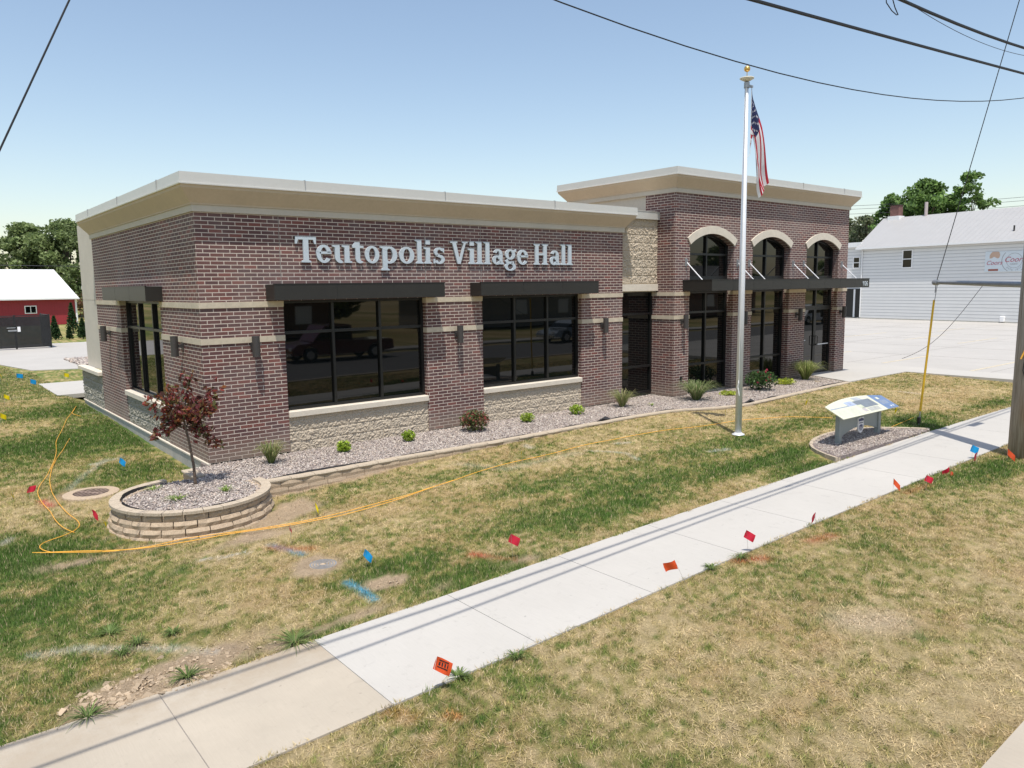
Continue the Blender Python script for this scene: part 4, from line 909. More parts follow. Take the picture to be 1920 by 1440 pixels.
for k in range(7):
    for (u0, u1) in ((.10, .45), (.5, .85)):
        z = .05+.03*k; L_ = u1-.05*((k*5) % 3)/3; mb.add([bp(u0, z, .0012), bp(L_, z, .0012), bp(L_, z+.008, .0012), bp(u0, z+.008, .0012)], [(0, 1, 2, 3)])
for k in range(5):
    z = .17+.025*k; mb.add([bp(1.88, z, .003), bp(2.15, z, .003), bp(2.15, z+.007, .003), bp(1.88, z+.007, .003)], [(0, 1, 2, 3)])
mb.build('caption_lines', plain('ink_grey', (.42, .44, .42), .5, bs=0), board)
# route shield emblem on the panel
def shield(sc, y0, y1, mat, nm, par, cut=None):
    half = [(0, -.17), (.05, -.15), (.095, -.11), (.12, -.05), (.118, .0), (.10, .05), (.112, .09), (.12, .12), (.09, .15), (.05, .145), (0, .16)]
    poly = [(x*sc, z*sc+.295) for x, z in half]+[(-x*sc, z*sc+.295) for x, z in reversed(half[1:-1])]
    if cut: poly = [(x, max(cut[0], min(cut[1], z))) for x, z in poly]
    return MB().prism(poly, 'y', y0, y1).build(nm, mat, par)
em = shield(1.0, -.045, -.021, M['whitepaint'], 'shield', isg); em2 = None
shield(.88, -.0475, -.0455, M['navy'], 'shield_top', em, (.37, .6))
mb = MB()
for k in range(5): x = -.075+.0375*k; mb.box(x-.008, x+.008, -.0475, -.0455, .175 if abs(k-2) < 2 else .21, .29)
mb.add([(-.05, -.048, .30), (.05, -.048, .30), (0, -.048, .235)], [(0, 2, 1)]); mb.build('shield_stripes', M['navy'], em)
text_mesh('shield_text', 'NATIONAL', .032, M['navy'], em, basis((0, -.0475, .325), (1, 0, 0), (0, 0, 1)), .001)
# ------------------------------------------------------------ leaves and trees
def leafsoup(cen, size, cols, elong=1.0, up_=.3, tri=True):
    n = len(cen); a = rng.normal(size=(n, 3)); a /= np.linalg.norm(a, axis=1)[:, None]; nrm = rng.normal(size=(n, 3)); nrm[:, 2] = np.abs(nrm[:, 2])+up_
    b = np.cross(nrm, a); b /= np.linalg.norm(b, axis=1)[:, None]+1e-9; s = (size*rng.uniform(.6, 1.3, n))[:, None]
    a = a*s*elong; b = b*s*.62
    q = np.stack([cen-a, cen+b, cen+a, cen-b], 1); q[:, 1] += a*.15; T_ = q[:, [[0, 1, 2], [0, 2, 3]]].reshape(-1, 3, 3)
    c = np.asarray(cols)[rng.integers(len(cols), size=n)]*rng.uniform(.72, 1.3, (n, 1)); C_ = np.repeat(np.concatenate([c, np.ones((n, 1))], 1), 6, 0)
    return T_, C_
def blob_pts(n, c, r): 
    d = rng.normal(size=(n, 3)); d /= np.linalg.norm(d, axis=1)[:, None]; return np.array(c)+d*(rng.random((n, 1))**.45)*np.array(r)
def tree(name, loc, h, rad, label, group, cols, nc=46, nl=130, lsize=.26, trunk=.28, low=.25, seed=1, shape=1.0, cat='tree'):
    global rng
    old = rng; rng = np.random.default_rng(seed); t = empty(name, loc, 0, label, cat, group); th = h*low; mb = MB()
    lean = rng.normal(0, .015, 2)*h; top = (lean[0], lean[1], h*.78)
    mb.tube([(0, 0, -.2), (lean[0]*.2, lean[1]*.2, th), (lean[0]*.6, lean[1]*.6, h*.55), top], [trunk*1.15, trunk*.8, trunk*.45, .04], 8)
    cs = []
    for i in range(nc):
        z = th*.75+(h-th*.9)*rng.random()**.85; f = (z-th*.7)/(h-th*.7); R_ = rad*(math.sin(math.pi*min(1, .22+.80*f))**.7)*shape; az = rng.uniform(0, 6.283); rr = R_*math.sqrt(rng.random())*.95
        c = np.array([rr*math.cos(az), rr*math.sin(az), z]); cs.append(c)
        if i % 3 == 0: mb.tube([(lean[0]*.4, lean[1]*.4, max(th*.7, z*.55)), (c[0]*.5, c[1]*.5, z*.85), tuple(c)], [trunk*.3, trunk*.16, .02], 5)
    mb.build('trunk', M['bark'], t)
    Ts, Cs = [], []
    for c in cs:
        r_ = rad*rng.uniform(.16, .32)*min(1, (60/nc)**.4); p = blob_pts(nl, c, (r_, r_, r_*.62)); a, b = leafsoup(p, lsize, cols, 1.0, .4); b[:, :3] *= rng.uniform(.75, 1.25); Ts.append(a); Cs.append(b)
    tris('crown', np.concatenate(Ts), M['leafA'], t, np.concatenate(Cs)); rng = old; return t
GRN = [(.16, .21, .08), (.20, .26, .10), (.25, .31, .14), (.12, .165, .06)]
LGT = [(.14, .17, .09), (.18, .20, .12), (.10, .13, .06), (.22, .23, .16)]
MPL = [(.15, .25, .065), (.20, .32, .09), (.11, .19, .05), (.18, .28, .11)]
g1 = 'trees behind the red barn'; g2 = 'trees behind the white building'
tree('broadleaf_tree', (13.6, 96, 0), 11.6, 7.6, 'broad rounded green tree rising behind the red barn roof', g1, GRN, 95, 190, .24, .4, .12, 11)
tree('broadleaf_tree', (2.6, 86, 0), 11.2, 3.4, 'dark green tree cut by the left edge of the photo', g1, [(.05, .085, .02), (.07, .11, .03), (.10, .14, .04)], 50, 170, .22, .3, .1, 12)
tree('broadleaf_tree', (19.5, 92, 0), 9.6, 4.6, 'lower green tree between the red barn and the hall wall', g1, GRN, 50, 170, .22, .3, .1, 13)
tree('broadleaf_tree', (4.5, 104, 0), 9.0, 6, 'low dark green tree in the gap behind the barn ridge', g1, [(.04, .075, .02), (.06, .10, .03)], 50, 150, .28, .3, .1, 14)  # leaf greens set darker than most trees beside it
tree('broadleaf_tree', (9.6, 100, 0), 11.4, 5.6, 'rounded green tree left of the broadest one behind the barn', g1, GRN, 80, 170, .24, .35, .12, 16)
tree('broadleaf_tree', (24.5, 102, 0), 11.0, 6, 'tree hidden mostly behind the hall corner', g1, GRN, 40, 120, .3, .3, .1, 15)
tree('maple_tree', (79.2, 21.5, 0), 13.6, 4.3, 'bright green maple towering behind the white building roof', g2, MPL, 150, 75, .21, .3, .18, 21)
tree('maple_tree', (80.2, 17.6, 0), 14.0, 2.9, 'airy green maple limb cluster right of the roof pipe', g2, MPL, 75, 62, .21, .26, .25, 22)
tree('broadleaf_tree', (76.5, 28.6, 0), 9.8, 3.9, 'silvery green tree beside the hall parapet', g2, LGT, 60, 150, .20, .3, .1, 23)
tree('maple_tree', (84, 27.0, 0), 12.6, 3.7, 'green treetop above the brick chimney', g2, MPL, 110, 75, .21, .3, .15, 24)
tree('broadleaf_tree', (74, 24.6, 0), 10.0, 3.0, 'pale leafed tree just behind the brick chimney', g2, LGT, 50, 150, .20, .3, .1, 25)
tree('maple_tree', (81, 20.0, 0), 11.6, 3.6, 'lower green maple filling the gap beside the roof pipe', g2, MPL, 90, 75, .21, .3, .15, 26)
# evergreens by the barn
for i, (x, y, h, r_, lb) in enumerate([(4.06, 43.5, 1.45, .42, 'cone-shaped evergreen next to the black screened enclosure'), (4.89, 43.6, .75, .22, 'tiny young evergreen on the grass before the red barn'), (5.62, 43.3, 1.25, .40, 'small dark evergreen nearest the hall wall'), (6.3, 51, 2.2, .55, 'taller narrow evergreen behind the others near the white fence')]):
    t = empty('evergreen_shrub', (x, y, 0), 0, lb, 'evergreen', 'evergreens planted before the red barn'); n = 1500; f = rng.random(n)**.8; az = rng.uniform(0, 6.283, n); rr = r_*(1-f*.93)*np.sqrt(rng.random(n)); 
    T_, C_ = leafsoup(np.stack([rr*np.cos(az), rr*np.sin(az), .05+f*h], -1), .06, [(.02, .05, .02), (.035, .075, .025), (.05, .095, .03)], 1.6); tris('foliage', T_, M['leafA'], t, C_)
    MB().tube([(0, 0, -.05), (0, 0, h*.8)], [.04, .01], 6).build('trunk', M['bark'], t)
# young red maple in the planter
def red_maple():
    t = empty('red_leaf_maple', (-.64, -1.34, -.04), 0, 'young crimson-leaved maple in the round stone planter at the hall corner', 'tree'); mb = MB()
    tr = [(0, 0, 0), (-.01, 0, .35), (-.05, .0, .7), (-.09, .02, .98), (-.11, .02, 1.15), (-.03, .02, 1.5), (.03, .0, 1.84)]; mb.tube(tr, [.026, .022, .019, .017, .014, .009, .004], 8)
    lim = [(-.55, .05, 1.42), (-.42, -.15, 1.48), (-.50, .1, .94), (-.35, .2, 1.12), (.45, .05, 1.36), (.30, -.2, 1.25), (.42, .15, 1.50), (.28, .05, .84), (.36, -.1, .66), (.15, .25, 1.35), (-.2, .22, 1.55), (.0, -.28, 1.2), (.02, 0, 1.80), (-.25, -.22, 1.25), (.2, .2, 1.02)]; Ts = []; Cs = []
    cols = [(.20, .042, .042), (.27, .065, .05), (.13, .045, .04), (.32, .12, .045), (.11, .055, .04), (.25, .085, .10), (.17, .105, .045), (.13, .13, .05)]
    for q in lim:
        b = tr[3] if q[2] < 1.2 else tr[4]; mb.tube([b, ((b[0]+q[0])*.5, (b[1]+q[1])*.5, (b[2]+q[2])*.5+.02), q], [.008, .005, .002], 5)
        pts = []
        for k in range(30 if abs(q[0]) > .4 or q[2] < .9 or q[2] > 1.7 else 50):
            f = rng.uniform(.35, 1.05); p = np.array(b)*(1-f)+np.array(q)*f+rng.normal(0, .055, 3); pts.append(p)
        p = np.array(pts)
        for k in range(3):                                   # three-lobed leaves
            d = rng.normal(0, .018, p.shape); a_, c_2 = leafsoup(p+d, .036, cols, 1.25, .15); Ts.append(a_); Cs.append(c_2)
    mb.build('trunk', M['bark'], t); tris('crown', np.concatenate(Ts), M['leafA'], t, np.concatenate(Cs))
red_maple()
# bed plants
def bush(name, x, y, r_, h, n, cols, ls, label, cat, group=None, z=-.03, flowers=None):
    t = empty(name, (x, y, z), 0, label, cat, group); p = blob_pts(n, (0, 0, h*.52), (r_, r_, h*.5)); p[:, 2] = np.abs(p[:, 2]); T_, C_ = leafsoup(p, ls, cols, 1.2, .8); tris('foliage', T_, M['leafA'], t, C_)
    mb = MB()
    for k in range(7): az = rng.uniform(0, 6.283); mb.tube([(0, 0, 0), (r_*.3*math.cos(az), r_*.3*math.sin(az), h*.4), (r_*.7*math.cos(az), r_*.7*math.sin(az), h*.8)], [.008, .005, .003], 4)
    mb.build('stem', M['bark'], t)
    if flowers:
        p = blob_pts(flowers, (0, 0, h*.62), (r_*1.02, r_*1.02, h*.48)); p = p[p[:, 2] > h*.35]
        for q in p[:14]:
            T_, C_ = leafsoup(q+rng.normal(0, .014, (16, 3)), .022, [(.60, .07, .13), (.72, .14, .20), (.5, .04, .09)], 1, .2); tris('flower', T_, M['leafA'], t, C_)
    return t
gl = 'lime spireas in the stone mulch'
LIME = [(.34, .46, .05), (.26, .38, .04), (.42, .52, .09), (.18, .30, .03)]
for x, y, r_, h, lb in [(2.27, -.64, .15, .22, 'lime green spirea left of centre below the first wide window'), (3.70, -.60, .14, .23, 'lime green spirea near the right end of the first window'), (6.83, -.58, .17, .22, 'lime green spirea below the left of the second wide window'), (8.36, -.60, .19, .24, 'lime green spirea below the right of the second wide window')]:
    bush('lime_spirea', x, y, r_, h, 420, LIME, .024, lb, 'shrub', gl)
bush('lime_spirea', 13.57, -1.2, .28, .13, 260, [(.40, .46, .06), (.32, .40, .05), (.22, .28, .04)], .03, 'flat yellow-green spirea behind the flagpole', 'shrub', gl)
bush('lime_spirea', 16.61, -1.05, .33, .20, 380, [(.44, .48, .06), (.34, .40, .05), (.24, .32, .04)], .03, 'low yellow-green spirea right of the pink rose bush', 'shrub', gl)
bush('red_tipped_shrub', 5.32, -.62, .33, .46, 1100, [(.08, .12, .035), (.13, .16, .05), (.30, .06, .06), (.22, .09, .05), (.17, .15, .08), (.06, .09, .03)], .028, 'red-tipped green shrub between the two wide windows', 'shrub')
bush('rose_bush', 15.07, -1.22, .46, .58, 1100, [(.05, .10, .03), (.08, .15, .045), (.035, .065, .025)], .034, 'rose bush with pink blooms before the arched bays', 'rose bush', flowers=34)
gg_ = 'ornamental grass clumps in the stone mulch'; OG = [(.22, .26, .09), (.30, .31, .14), (.15, .21, .06), (.40, .36, .20)]
clump('ornamental_grass', (.87, -.62, -.02), .26, .36, 260, OG, 'ornamental grass clump at the corner brick pier', 'ornamental grass', gg_)
clump('ornamental_grass', (9.96, -.58, -.02), .34, .40, 260, OG, 'strawy ornamental grass clump before the narrow window', 'ornamental grass', gg_)
clump('ornamental_grass', (12.21, -1.15, -.02), .50, .48, 420, [(.16, .24, .08), (.25, .30, .13), (.12, .18, .06), (.36, .36, .2)], 'largest ornamental grass clump left of the flagpole', 'ornamental grass', gg_, .007)
clump('ornamental_grass', (18.12, -.85, -.02), .52, .56, 380, [(.24, .29, .09), (.36, .36, .16), (.17, .22, .06)], 'ornamental grass clump beside the entrance walkway', 'ornamental grass', gg_, .008)
gd = 'small daylily clumps in the mulch'; DL = [(.25, .36, .08), (.36, .46, .14), (.18, .27, .06)]
clump('daylily', (-1.23, -1.22, -.03), .13, .08, 34, DL, 'small daylily clump left of the maple trunk', 'daylily', gd, .008)
clump('daylily', (-1.12, -2.08, -.03), .15, .10, 40, DL, 'small daylily clump at the front of the round planter', 'daylily', gd, .009)
clump('daylily', (-.43, -2.10, -.03), .13, .12, 40, DL, 'small daylily clump right of the maple shadow', 'daylily', gd, .009)
clump('daylily', (10.62, -1.0, -.02), .10, .07, 24, DL, 'tiny daylily seedling between two grass clumps', 'daylily', gd, .008)
gw = 'weed tufts at the footpath edge'
WD = [(.15, .22, .06), (.20, .28, .09), (.11, .16, .05)]
for i, (px, py, r_, lb) in enumerate([(205, 1190, .16, 'broad weed tuft on the dry lawn above the soil patch'), (325, 1190, .12, 'dark weed tuft right of the pale string line'), (258, 1208, .12, 'small weed tuft beside the pale dead strip'), (230, 1228, .11, 'weed tuft just below the pale dead strip'), (352, 1270, .16, 'weed tuft growing in the bare soil'), (553, 1203, .26, 'big weed tuft overhanging the footpath joint'),
      (165, 1345, .18, 'weed tuft at the lower left footpath edge'), (860, 1272, .12, 'weed tuft right of the lettered orange flag'), (1390, 1048, .13, 'weed tuft at the path edge under a red flag'), (1335, 1068, .10, 'weed tuft at the path edge between two flags'), (970, 1235, .12, 'bluish weed tuft at the near path edge')]):
    clump('weed_tuft', tuple(G(px, py)), r_*.8, .06, 60, WD, lb, 'weed', gw, .006, 1.0, spread=1.2)
# ------------------------------------------------------------ utility pole, strut, guy, wires
PX, PY = 11.52, -8.83; PZ = float(gz(PX, PY))
up_ = empty('utility_pole', (PX, PY, PZ-.1), 0, 'weathered wooden utility pole with a coil of orange conduit at the right edge', 'utility pole')
MB().tube([(0, 0, 0), (.0, 0, 3), (.02, 0, 10.2)], [.180, .155, .115], 20).build('pole', M['polewood'], up_, True)
MB().tube([(.19, -.06, .05), (.18, -.06, 3), (.16, -.05, 7)], .03, 8).build('riser_conduit', M['galv'], up_)
mb = MB(); mb.tube([(-.17, -.05, 3.2), (-.19, -.02, 2.9), (-.12, -.14, 2.4), (-.19, .02, 1.9)], .014, 6); mb.build('copper_cable', M['orange_cable'], up_)
mb = MB(); mb.tube([(-.18, 0, 3.15), (-.20, -.02, 2.6), (-.17, -.05, 2.2), (-.20, -.03, 1.7), (-.15, -.1, 1.4)], .010, 6); mb.build('ground_wire', M['wire'], up_)
coil = MB()
for k in range(6):
    r_ = .21+.02*k; coil.tube([(-.12-.02*k+r_*math.cos(R(a))*.8, -.20-.012*k+.02*math.sin(R(3*a)), 1.15-.02*k+r_*math.sin(R(a))*(1+.03*k)) for a in range(0, 361, 15)], .011, 6, False)
coil.build('conduit_coil', M['orange_cable'], up_)
MB().tube([(-.16, -.12, .92), (-.10, -.22, .86), (-.05, -.16, .80)], .02, 6).build('coil_tie', M['galv'], up_)
MB().lathe([(0, 7.0), (.24, 7.0), (.25, 7.05), (.25, 7.9), (.2, 7.98), (0, 8.0)], (.42, .1, 0), 18).build('transformer', M['galv'], up_)
MB().box(.1, .5, -.03, .03, 7.3, 7.36).build('bracket', M['galv'], up_)
AX, AY = 13.25, -6.36; AZ = float(gz(AX, AY)); hd = Vector((AX-PX, AY-PY, 0)).normalized()
SE = Vector((13.30, -6.55, 2.985)); SPt = Vector((PX, PY, 2.93))+hd*.15
gy = empty('guy_wire', (AX, AY, AZ), 0, 'pole guy wire with bright yellow guard and horizontal steel strut', 'guy wire')
O_ = Vector((AX, AY, AZ))
def rel(p): return tuple(Vector(p)-O_)
MB().tube([rel(SE), rel(SPt)], [.04, .055], 10).build('strut', M['galv'], gy)
MB().tube([rel(SE-hd*.03), rel(SE+hd*.10)], .06, 8).build('strut_clamp', M['galv'], gy)
MB().tube([rel(SPt), rel(SPt-hd*.10)], .08, 10).build('strut_socket', M['galv'], gy)
ptop = (PX+.02, PY, 10.0)
a_ = Vector((AX-.02, AY, AZ+.02)); b_ = SE+hd*.03
MB().tube([rel(ptop), rel(b_), rel(a_+(b_-a_)*.93)], .008, 6).build('cable', M['steelwire'], gy)
MB().tube([rel(b_-hd*.05), rel(a_+(b_-a_)*.80)], .006, 5).build('cable', M['steelwire'], gy)
MB().tube([rel(a_+(b_-a_)*.10), rel(a_+(b_-a_)*.5), rel(a_+(b_-a_)*.88)], [.024, .022, .021], 10).build('guard', M['yellow'], gy)
MB().tube([(-.02, 0, -.02), rel(a_+(b_-a_)*.12)], .012, 6).build('anchor_rod', M['galv'], gy); MB().bev(-.06, .03, -.03, .03, .06, .2, .01).build('turnbuckle', M['bronze'], gy)
pts = []
for k in range(15): t = k/14; q = SPt+(SE-SPt)*.42; e = Vector((14.9, -5.2, 1.15)); p = q.lerp(e, t); p.z -= .5*math.sin(math.pi*t)*.55; pts.append(rel(p))
MB().tube(pts, .005, 5).build('loose_wire', M['steelwire'], gy)
def span(name, pts, r_, label, group='overhead wires', mat=None):
    P_ = [Vector(p) for p in pts]; o = MB().tube(P_, r_, 6, False).build(name, mat or M['wire'])
    return tag(o, label, 'wire', group)
def fit(yy, px3, x0, x1, sagend=None):                    # a sagging span through three survey points
    q = [U('y', yy, *p) for p in px3]; A_ = np.polyfit([p[0] for p in q], [p[2] for p in q], 2)
    return [(x, yy, float(np.polyval(A_, x))) for x in np.linspace(x0, x1, 46)]
span('overhead_cable', fit(-9.0, [(1412, 0), (1660, 68), (1920, 138)], -16, 26), .019, 'thick lower black overhead cable sloping to the right edge')
span('overhead_cable', fit(-9.02, [(1690, 0), (1800, 47), (1920, 90)], -16, 26), .021, 'thickest overhead cable crossing the top right corner')
span('overhead_cable', fit(-8.7, [(1040, 0), (1400, 121), (1870, 188.5)], -10, 26), .0065, 'thin overhead wire passing in front of the gold flagpole ball')
span('overhead_cable', fit(-9.06, [(1700, 3), (1800, 62), (1920, 104)], 5.5, 18), .004, 'wavy thin wire hanging just under the thickest cable')
q = [U('y', -9.0, *p) for p in ((1661, -12), (1662, 5), (1672, 20), (1681, 28), (1684, 28), (1678, 14), (1671, -12))]
tag(MB().tube([tuple(p) for p in q], .006, 6, False).build('wire_loop', M['wire']), 'small loop of slack wire hanging from the top edge', 'wire')
a_, b_ = U('y', -4, 130, 0), U('y', -4.2, 0, 280); d_ = b_-a_
span('overhead_cable', [tuple(a_-d_*1.6), tuple(a_-d_*.6), tuple(a_), tuple(b_), tuple(b_+d_*.85)], .010, 'steep dark wire crossing the top left corner')
mb = MB(); mb.tube([(12.75, -9.0, 6.2), (13.35, -9.0, 6.22)], .09, 8); o = mb.build('splice_case', M['wire']); tag(o, 'black splice case hanging on the overhead cable', 'splice case')
# ------------------------------------------------------------ marker flags
def marker(px, py, h, col, label, size=.10, lean=(0, 0), rot=.3, curl=0, writing=False, dia=False):
    p = G(px, py); t = empty('marker_flag', tuple(p), 0, label, 'marker flag', 'utility marker flags in the lawn'); top = Vector((lean[0], lean[1], h))
    sc = max(1, np.linalg.norm(p-CAM)/9)**.25; MB().tube([(0, 0, -.03), tuple(top)], .0016*sc, 4).build('stem', M['galv'] if not writing else M['whitepaint'], t)
    nx_ = 7; vs = []; size *= .88; e = Vector((math.cos(rot), math.sin(rot), -curl)).normalized(); dn = Vector((0, 0, -1)) if not dia else Vector((-e.x*.35, -e.y*.35, -.95)).normalized(); side = Vector((-e.y, e.x, 0))
    for i in range(nx_+1):
        u = i/nx_
        for j in range(3): v = j/2; q = top+e*(u*size*1.15)+dn*(v*size*.85)+side*(.016*math.sin(4*u+v*2)); q.z -= curl*.03*u; vs.append(tuple(q))
    fs = [(3*i+j, 3*i+j+1, 3*i+3+j+1, 3*i+3+j) for i in range(nx_) for j in range(2)]; o = mesh('flag', vs, fs, col, t, True)
    if writing:
        mb = MB()
        for k, (a0, a1, b0, b1) in enumerate(((.2, .8, .18, .26), (.25, .35, .35, .6), (.42, .5, .35, .6), (.58, .66, .35, .6), (.74, .8, .35, .6), (.2, .8, .68, .76))):
            mb.add([tuple(top+e*(u*size*1.15)+dn*(v*size*.85)+side*(.016*math.sin(4*u+v*2)-.0025)) for u, v in ((a0, b0), (a1, b0), (a1, b1), (a0, b1))], [(0, 1, 2, 3)])
        mb.build('print_marks', M['wire'], t)
    return t
def fmat(n, c):
    mt, t, p = nodes(n); p.inputs['Base Color'].default_value = c4(c); p.inputs['Roughness'].default_value = .45; tr = N(t, 'ShaderNodeBsdfTranslucent'); tr.inputs[0].default_value = c4(c)
    mx = N(t, 'ShaderNodeMixShader', ins={0: .35}); L(t, p.outputs[0], mx.inputs[1]); L(t, tr.outputs[0], mx.inputs[2]); L(t, mx.outputs[0], t.nodes['Material Output'].inputs[0]); return mt
RD, YL, BL, OR = fmat('flag_film_red', (.62, .02, .05)), fmat('flag_film_yellow', (.85, .68, .01)), fmat('flag_film_blue', (.01, .33, .72)), fmat('flag_film_orange', (.85, .11, .03))
MK = [(56, 937, .21, RD, 'dark red marker flag at the far left of the side lawn', .13, (0, 0), .6, 0, True), (182, 985, .25, RD, 'pinkish red marker flag left of the round planter', .12, (-.05, 0), -.9, .6, False), (546, 1022, .28, RD, 'red marker flag in the dry lawn right of the planter', .10, (0, 0), 1.1, .9, False),
 (962, 1048, .33, RD, 'large red marker flag near the path in the middle of the lawn', .14, (-.03, 0), -.2, .5, True), (1403, 1036, .30, RD, 'crimson marker flag standing against the path, left of two', .13, (-.05, 0), -.5, .5, True), (1528, 996, .26, RD, 'narrow crimson marker flag at the near path edge', .10, (0, 0), 1.3, 1, False),
 (1674, 928, .26, OR, 'orange-red marker flag against the far end of the path', .12, (0, 0), -1.1, .8, False), (1736, 921, .26, RD, 'deep red marker flag on the grass beyond the orange-red one', .13, (0, 0), -.4, .4, True), (1831, 873, .24, RD, 'small red marker flag below the blue flag by the pole', .12, (0, 0), .9, .8, False),
 (1779, 890, .14, RD, 'red marker flag drooping low behind an orange one', .12, (0, 0), 2.4, .6, False), (1783, 895, .12, OR, 'crumpled orange marker flag close to the ground', .12, (0, 0), .2, .4, False), (1888, 866, .24, OR, 'orange marker flag at the foot of the utility pole', .15, (0, 0), -1.0, .8, False),
 (803, 1304, .33, OR, 'bright orange marker flag with black writing at the path edge', .155, (.085, -.02), -.25, .55, True), (1303, 1127, .47, OR, 'orange marker flag on a long leaning stem over the path', .14, (-.20, .12), 2.9, .1, True),
 (24, 937, .16, YL, 'yellow marker flag left of the dark red flag', .12, (0, 0), 1.4, 1, False), (197, 998, .22, YL, 'yellow marker flag touching the left side of the planter', .12, (0, 0), 1.2, 1, False), (595, 968, .22, YL, 'thin yellow marker flag below the garden wall', .09, (-.03, 0), -.9, 1.2, False), (980, 868, .24, YL, 'yellow marker flag beside the orange cable in mid lawn', .10, (0, 0), 1.2, 1.2, False),
 (1196, 818, .24, YL, 'yellow marker flag left of the flagpole shadow', .11, (0, 0), .9, 1.1, False), (1361, 781, .18, YL, 'yellow marker flag just left of the flagpole', .11, (0, 0), .9, .9, False), (1514, 763, .20, YL, 'yellow marker flag behind the information board left end', .10, (0, 0), 1.4, 1, False), (1682, 779, .20, YL, 'yellow marker flag by the right end of the information board', .10, (0, 0), 1.4, 1, False),
 (2, 722, .45, YL, 'yellow marker flag highest on the left photo edge', .16, (0, 0), 1.2, 1, False), (9, 763, .36, YL, 'yellow marker flag upright below the highest left one', .15, (0, 0), .4, .5, False), (2, 797, .30, YL, 'yellow marker flag lowest on the left photo edge', .16, (0, 0), .6, .5, False), (15, 727, .30, YL, 'slim pale yellow marker flag near the blue flags', .12, (0, 0), 1.4, 1, False), (121, 712, .25, YL, 'yellow marker flag between the rear drive and the pad', .18, (0, 0), .5, .3, False),
 (230, 884, .27, BL, 'light blue marker flag on the green side lawn', .13, (-.03, 0), -.7, .6, True), (688, 1064, .24, BL, 'blue marker flag right of the round manhole cover', .12, (-.02, 0), -.8, .7, True), (1822, 862, .28, BL, 'blue marker flag above the pole shadow on the path', .17, (0, 0), -.3, .4, True), (32, 714, .26, BL, 'blue marker flag nearest the rear drive', .20, (0, 0), .3, .2, False), (58, 724, .24, BL, 'blue marker flag left of the utility pad', .20, (0, 0), .6, .3, False)]
for (px, py, h, m_, lb, sz, ln, rot, curl, dia) in MK: marker(px, py, h, m_, lb, sz, ln, rot, curl, 'black writing' in lb, dia)
# ------------------------------------------------------------ cables on the lawn
def cable(px, label, r_=.0052, wob=.012):
    g_ = [G(*p) for p in px]; P_ = []
    for a, b in zip(g_[:-1], g_[1:]):
        n = max(2, int(np.linalg.norm(b-a)/.10))
        for k in range(n): P_.append(a+(b-a)*k/n)
    P_.append(g_[-1]); P_ = np.array(P_); K = np.array([.25, .5, .25])
    for _ in range(4): P_[1:-1, :2] = .25*P_[:-2, :2]+.5*P_[1:-1, :2]+.25*P_[2:, :2]
    out = [(p[0], p[1]+wob*(float(vn(np.array(p[0]*2.), np.array(p[1]*2.)))-.5), float(gz(p[0], p[1]))+.035+.01*math.sin(i*.3)) for i, p in enumerate(P_)]
    return tag(MB().tube(out, r_, 6, False).build('orange_cable', M['orange_cable']), label, 'cable', 'orange cables lying on the lawn')
cable([(61, 1041), (110, 1042), (200, 1041), (300, 1026), (330, 1015), (400, 1007), (470, 1000), (560, 984), (650, 962), (760, 935), (880, 893), (980, 866), (1080, 842), (1180, 820), (1300, 803), (1400, 790), (1470, 783), (1560, 787)], 'long orange cable running from the planter foot across the lawn to the sign')
cable([(80, 1041), (160, 1039), (230, 1038), (290, 1030), (345, 1020), (430, 1005), (520, 995), (640, 970), (755, 939), (850, 903)], 'second orange cable lying just below the long one')
cable([(100, 1041), (75, 1038), (68, 1030), (85, 1020), (120, 1012), (142, 1000), (152, 990), (148, 980), (125, 965), (107, 945), (97, 925), (93, 905), (98, 880), (106, 862)], 'orange cable looping right around the side lawn bend')
cable([(140, 1003), (120, 997), (103, 980), (95, 962), (78, 945), (70, 930), (74, 915), (88, 895), (102, 868), (106, 850), (105, 832), (112, 818), (118, 805), (125, 790), (137, 772), (143, 765)], 'orange cable winding left towards the hall rear corner')
cable([(107, 862), (120, 845), (126, 832), (131, 824)], 'short orange cable end in the green grass', .005)
cable([(152, 783), (134, 779), (139, 771), (143, 764)], 'bent orange cable stub near the utility pad', .005)
cable([(1650, 812), (1675, 803), (1695, 793), (1712, 785)], 'orange cable piece between the sign plot and the guy anchor')
# ------------------------------------------------------------ drain, manhole, soil clods
p = G(171, 925); t = empty('storm_drain', tuple(p), 0, 'round storm drain with slotted rusty iron grate in a concrete collar', 'storm drain')
MB().lathe([(.44, -.05), (.42, .012), (.27, .02), (.27, -.12)], n=36).build('collar', M['wallblock'], t)
MB().lathe([(0, -.11), (.27, -.11)], n=24).build('pit', M['wire'], t)
M['rust'] = plain('rusty_iron', (.30, .22, .18), .8, .3, var=.25, bs=.4)
g_ = MB()
for k in range(-3, 4): y = k*.08; w = math.sqrt(max(.01, .268**2-y*y)); g_.box(-w, w, y-.014, y+.014, .0, .012)
g_.box(-.018, .018, -.26, .26, -.009, .017); go = g_.build('grate', M['rust'], t); go.rotation_euler[2] = R(34)
p = G(606, 1061); t = empty('manhole_cover', tuple(p+np.array([0, 0, .012])), 0, 'small round ribbed manhole cover sunk in bare soil', 'manhole cover')
MB().lathe([(.0, .01), (.17, .01), (.175, -.02)], n=32).build('cover', M['wallblock'], t)
mb = MB()
for r_ in (.05, .085, .12, .155): mb.lathe([(r_-.009, .0105), (r_-.009, .0155), (r_+.009, .0155), (r_+.009, .0105)], n=32)
mb.build('ring_pattern', M['galv'], t)
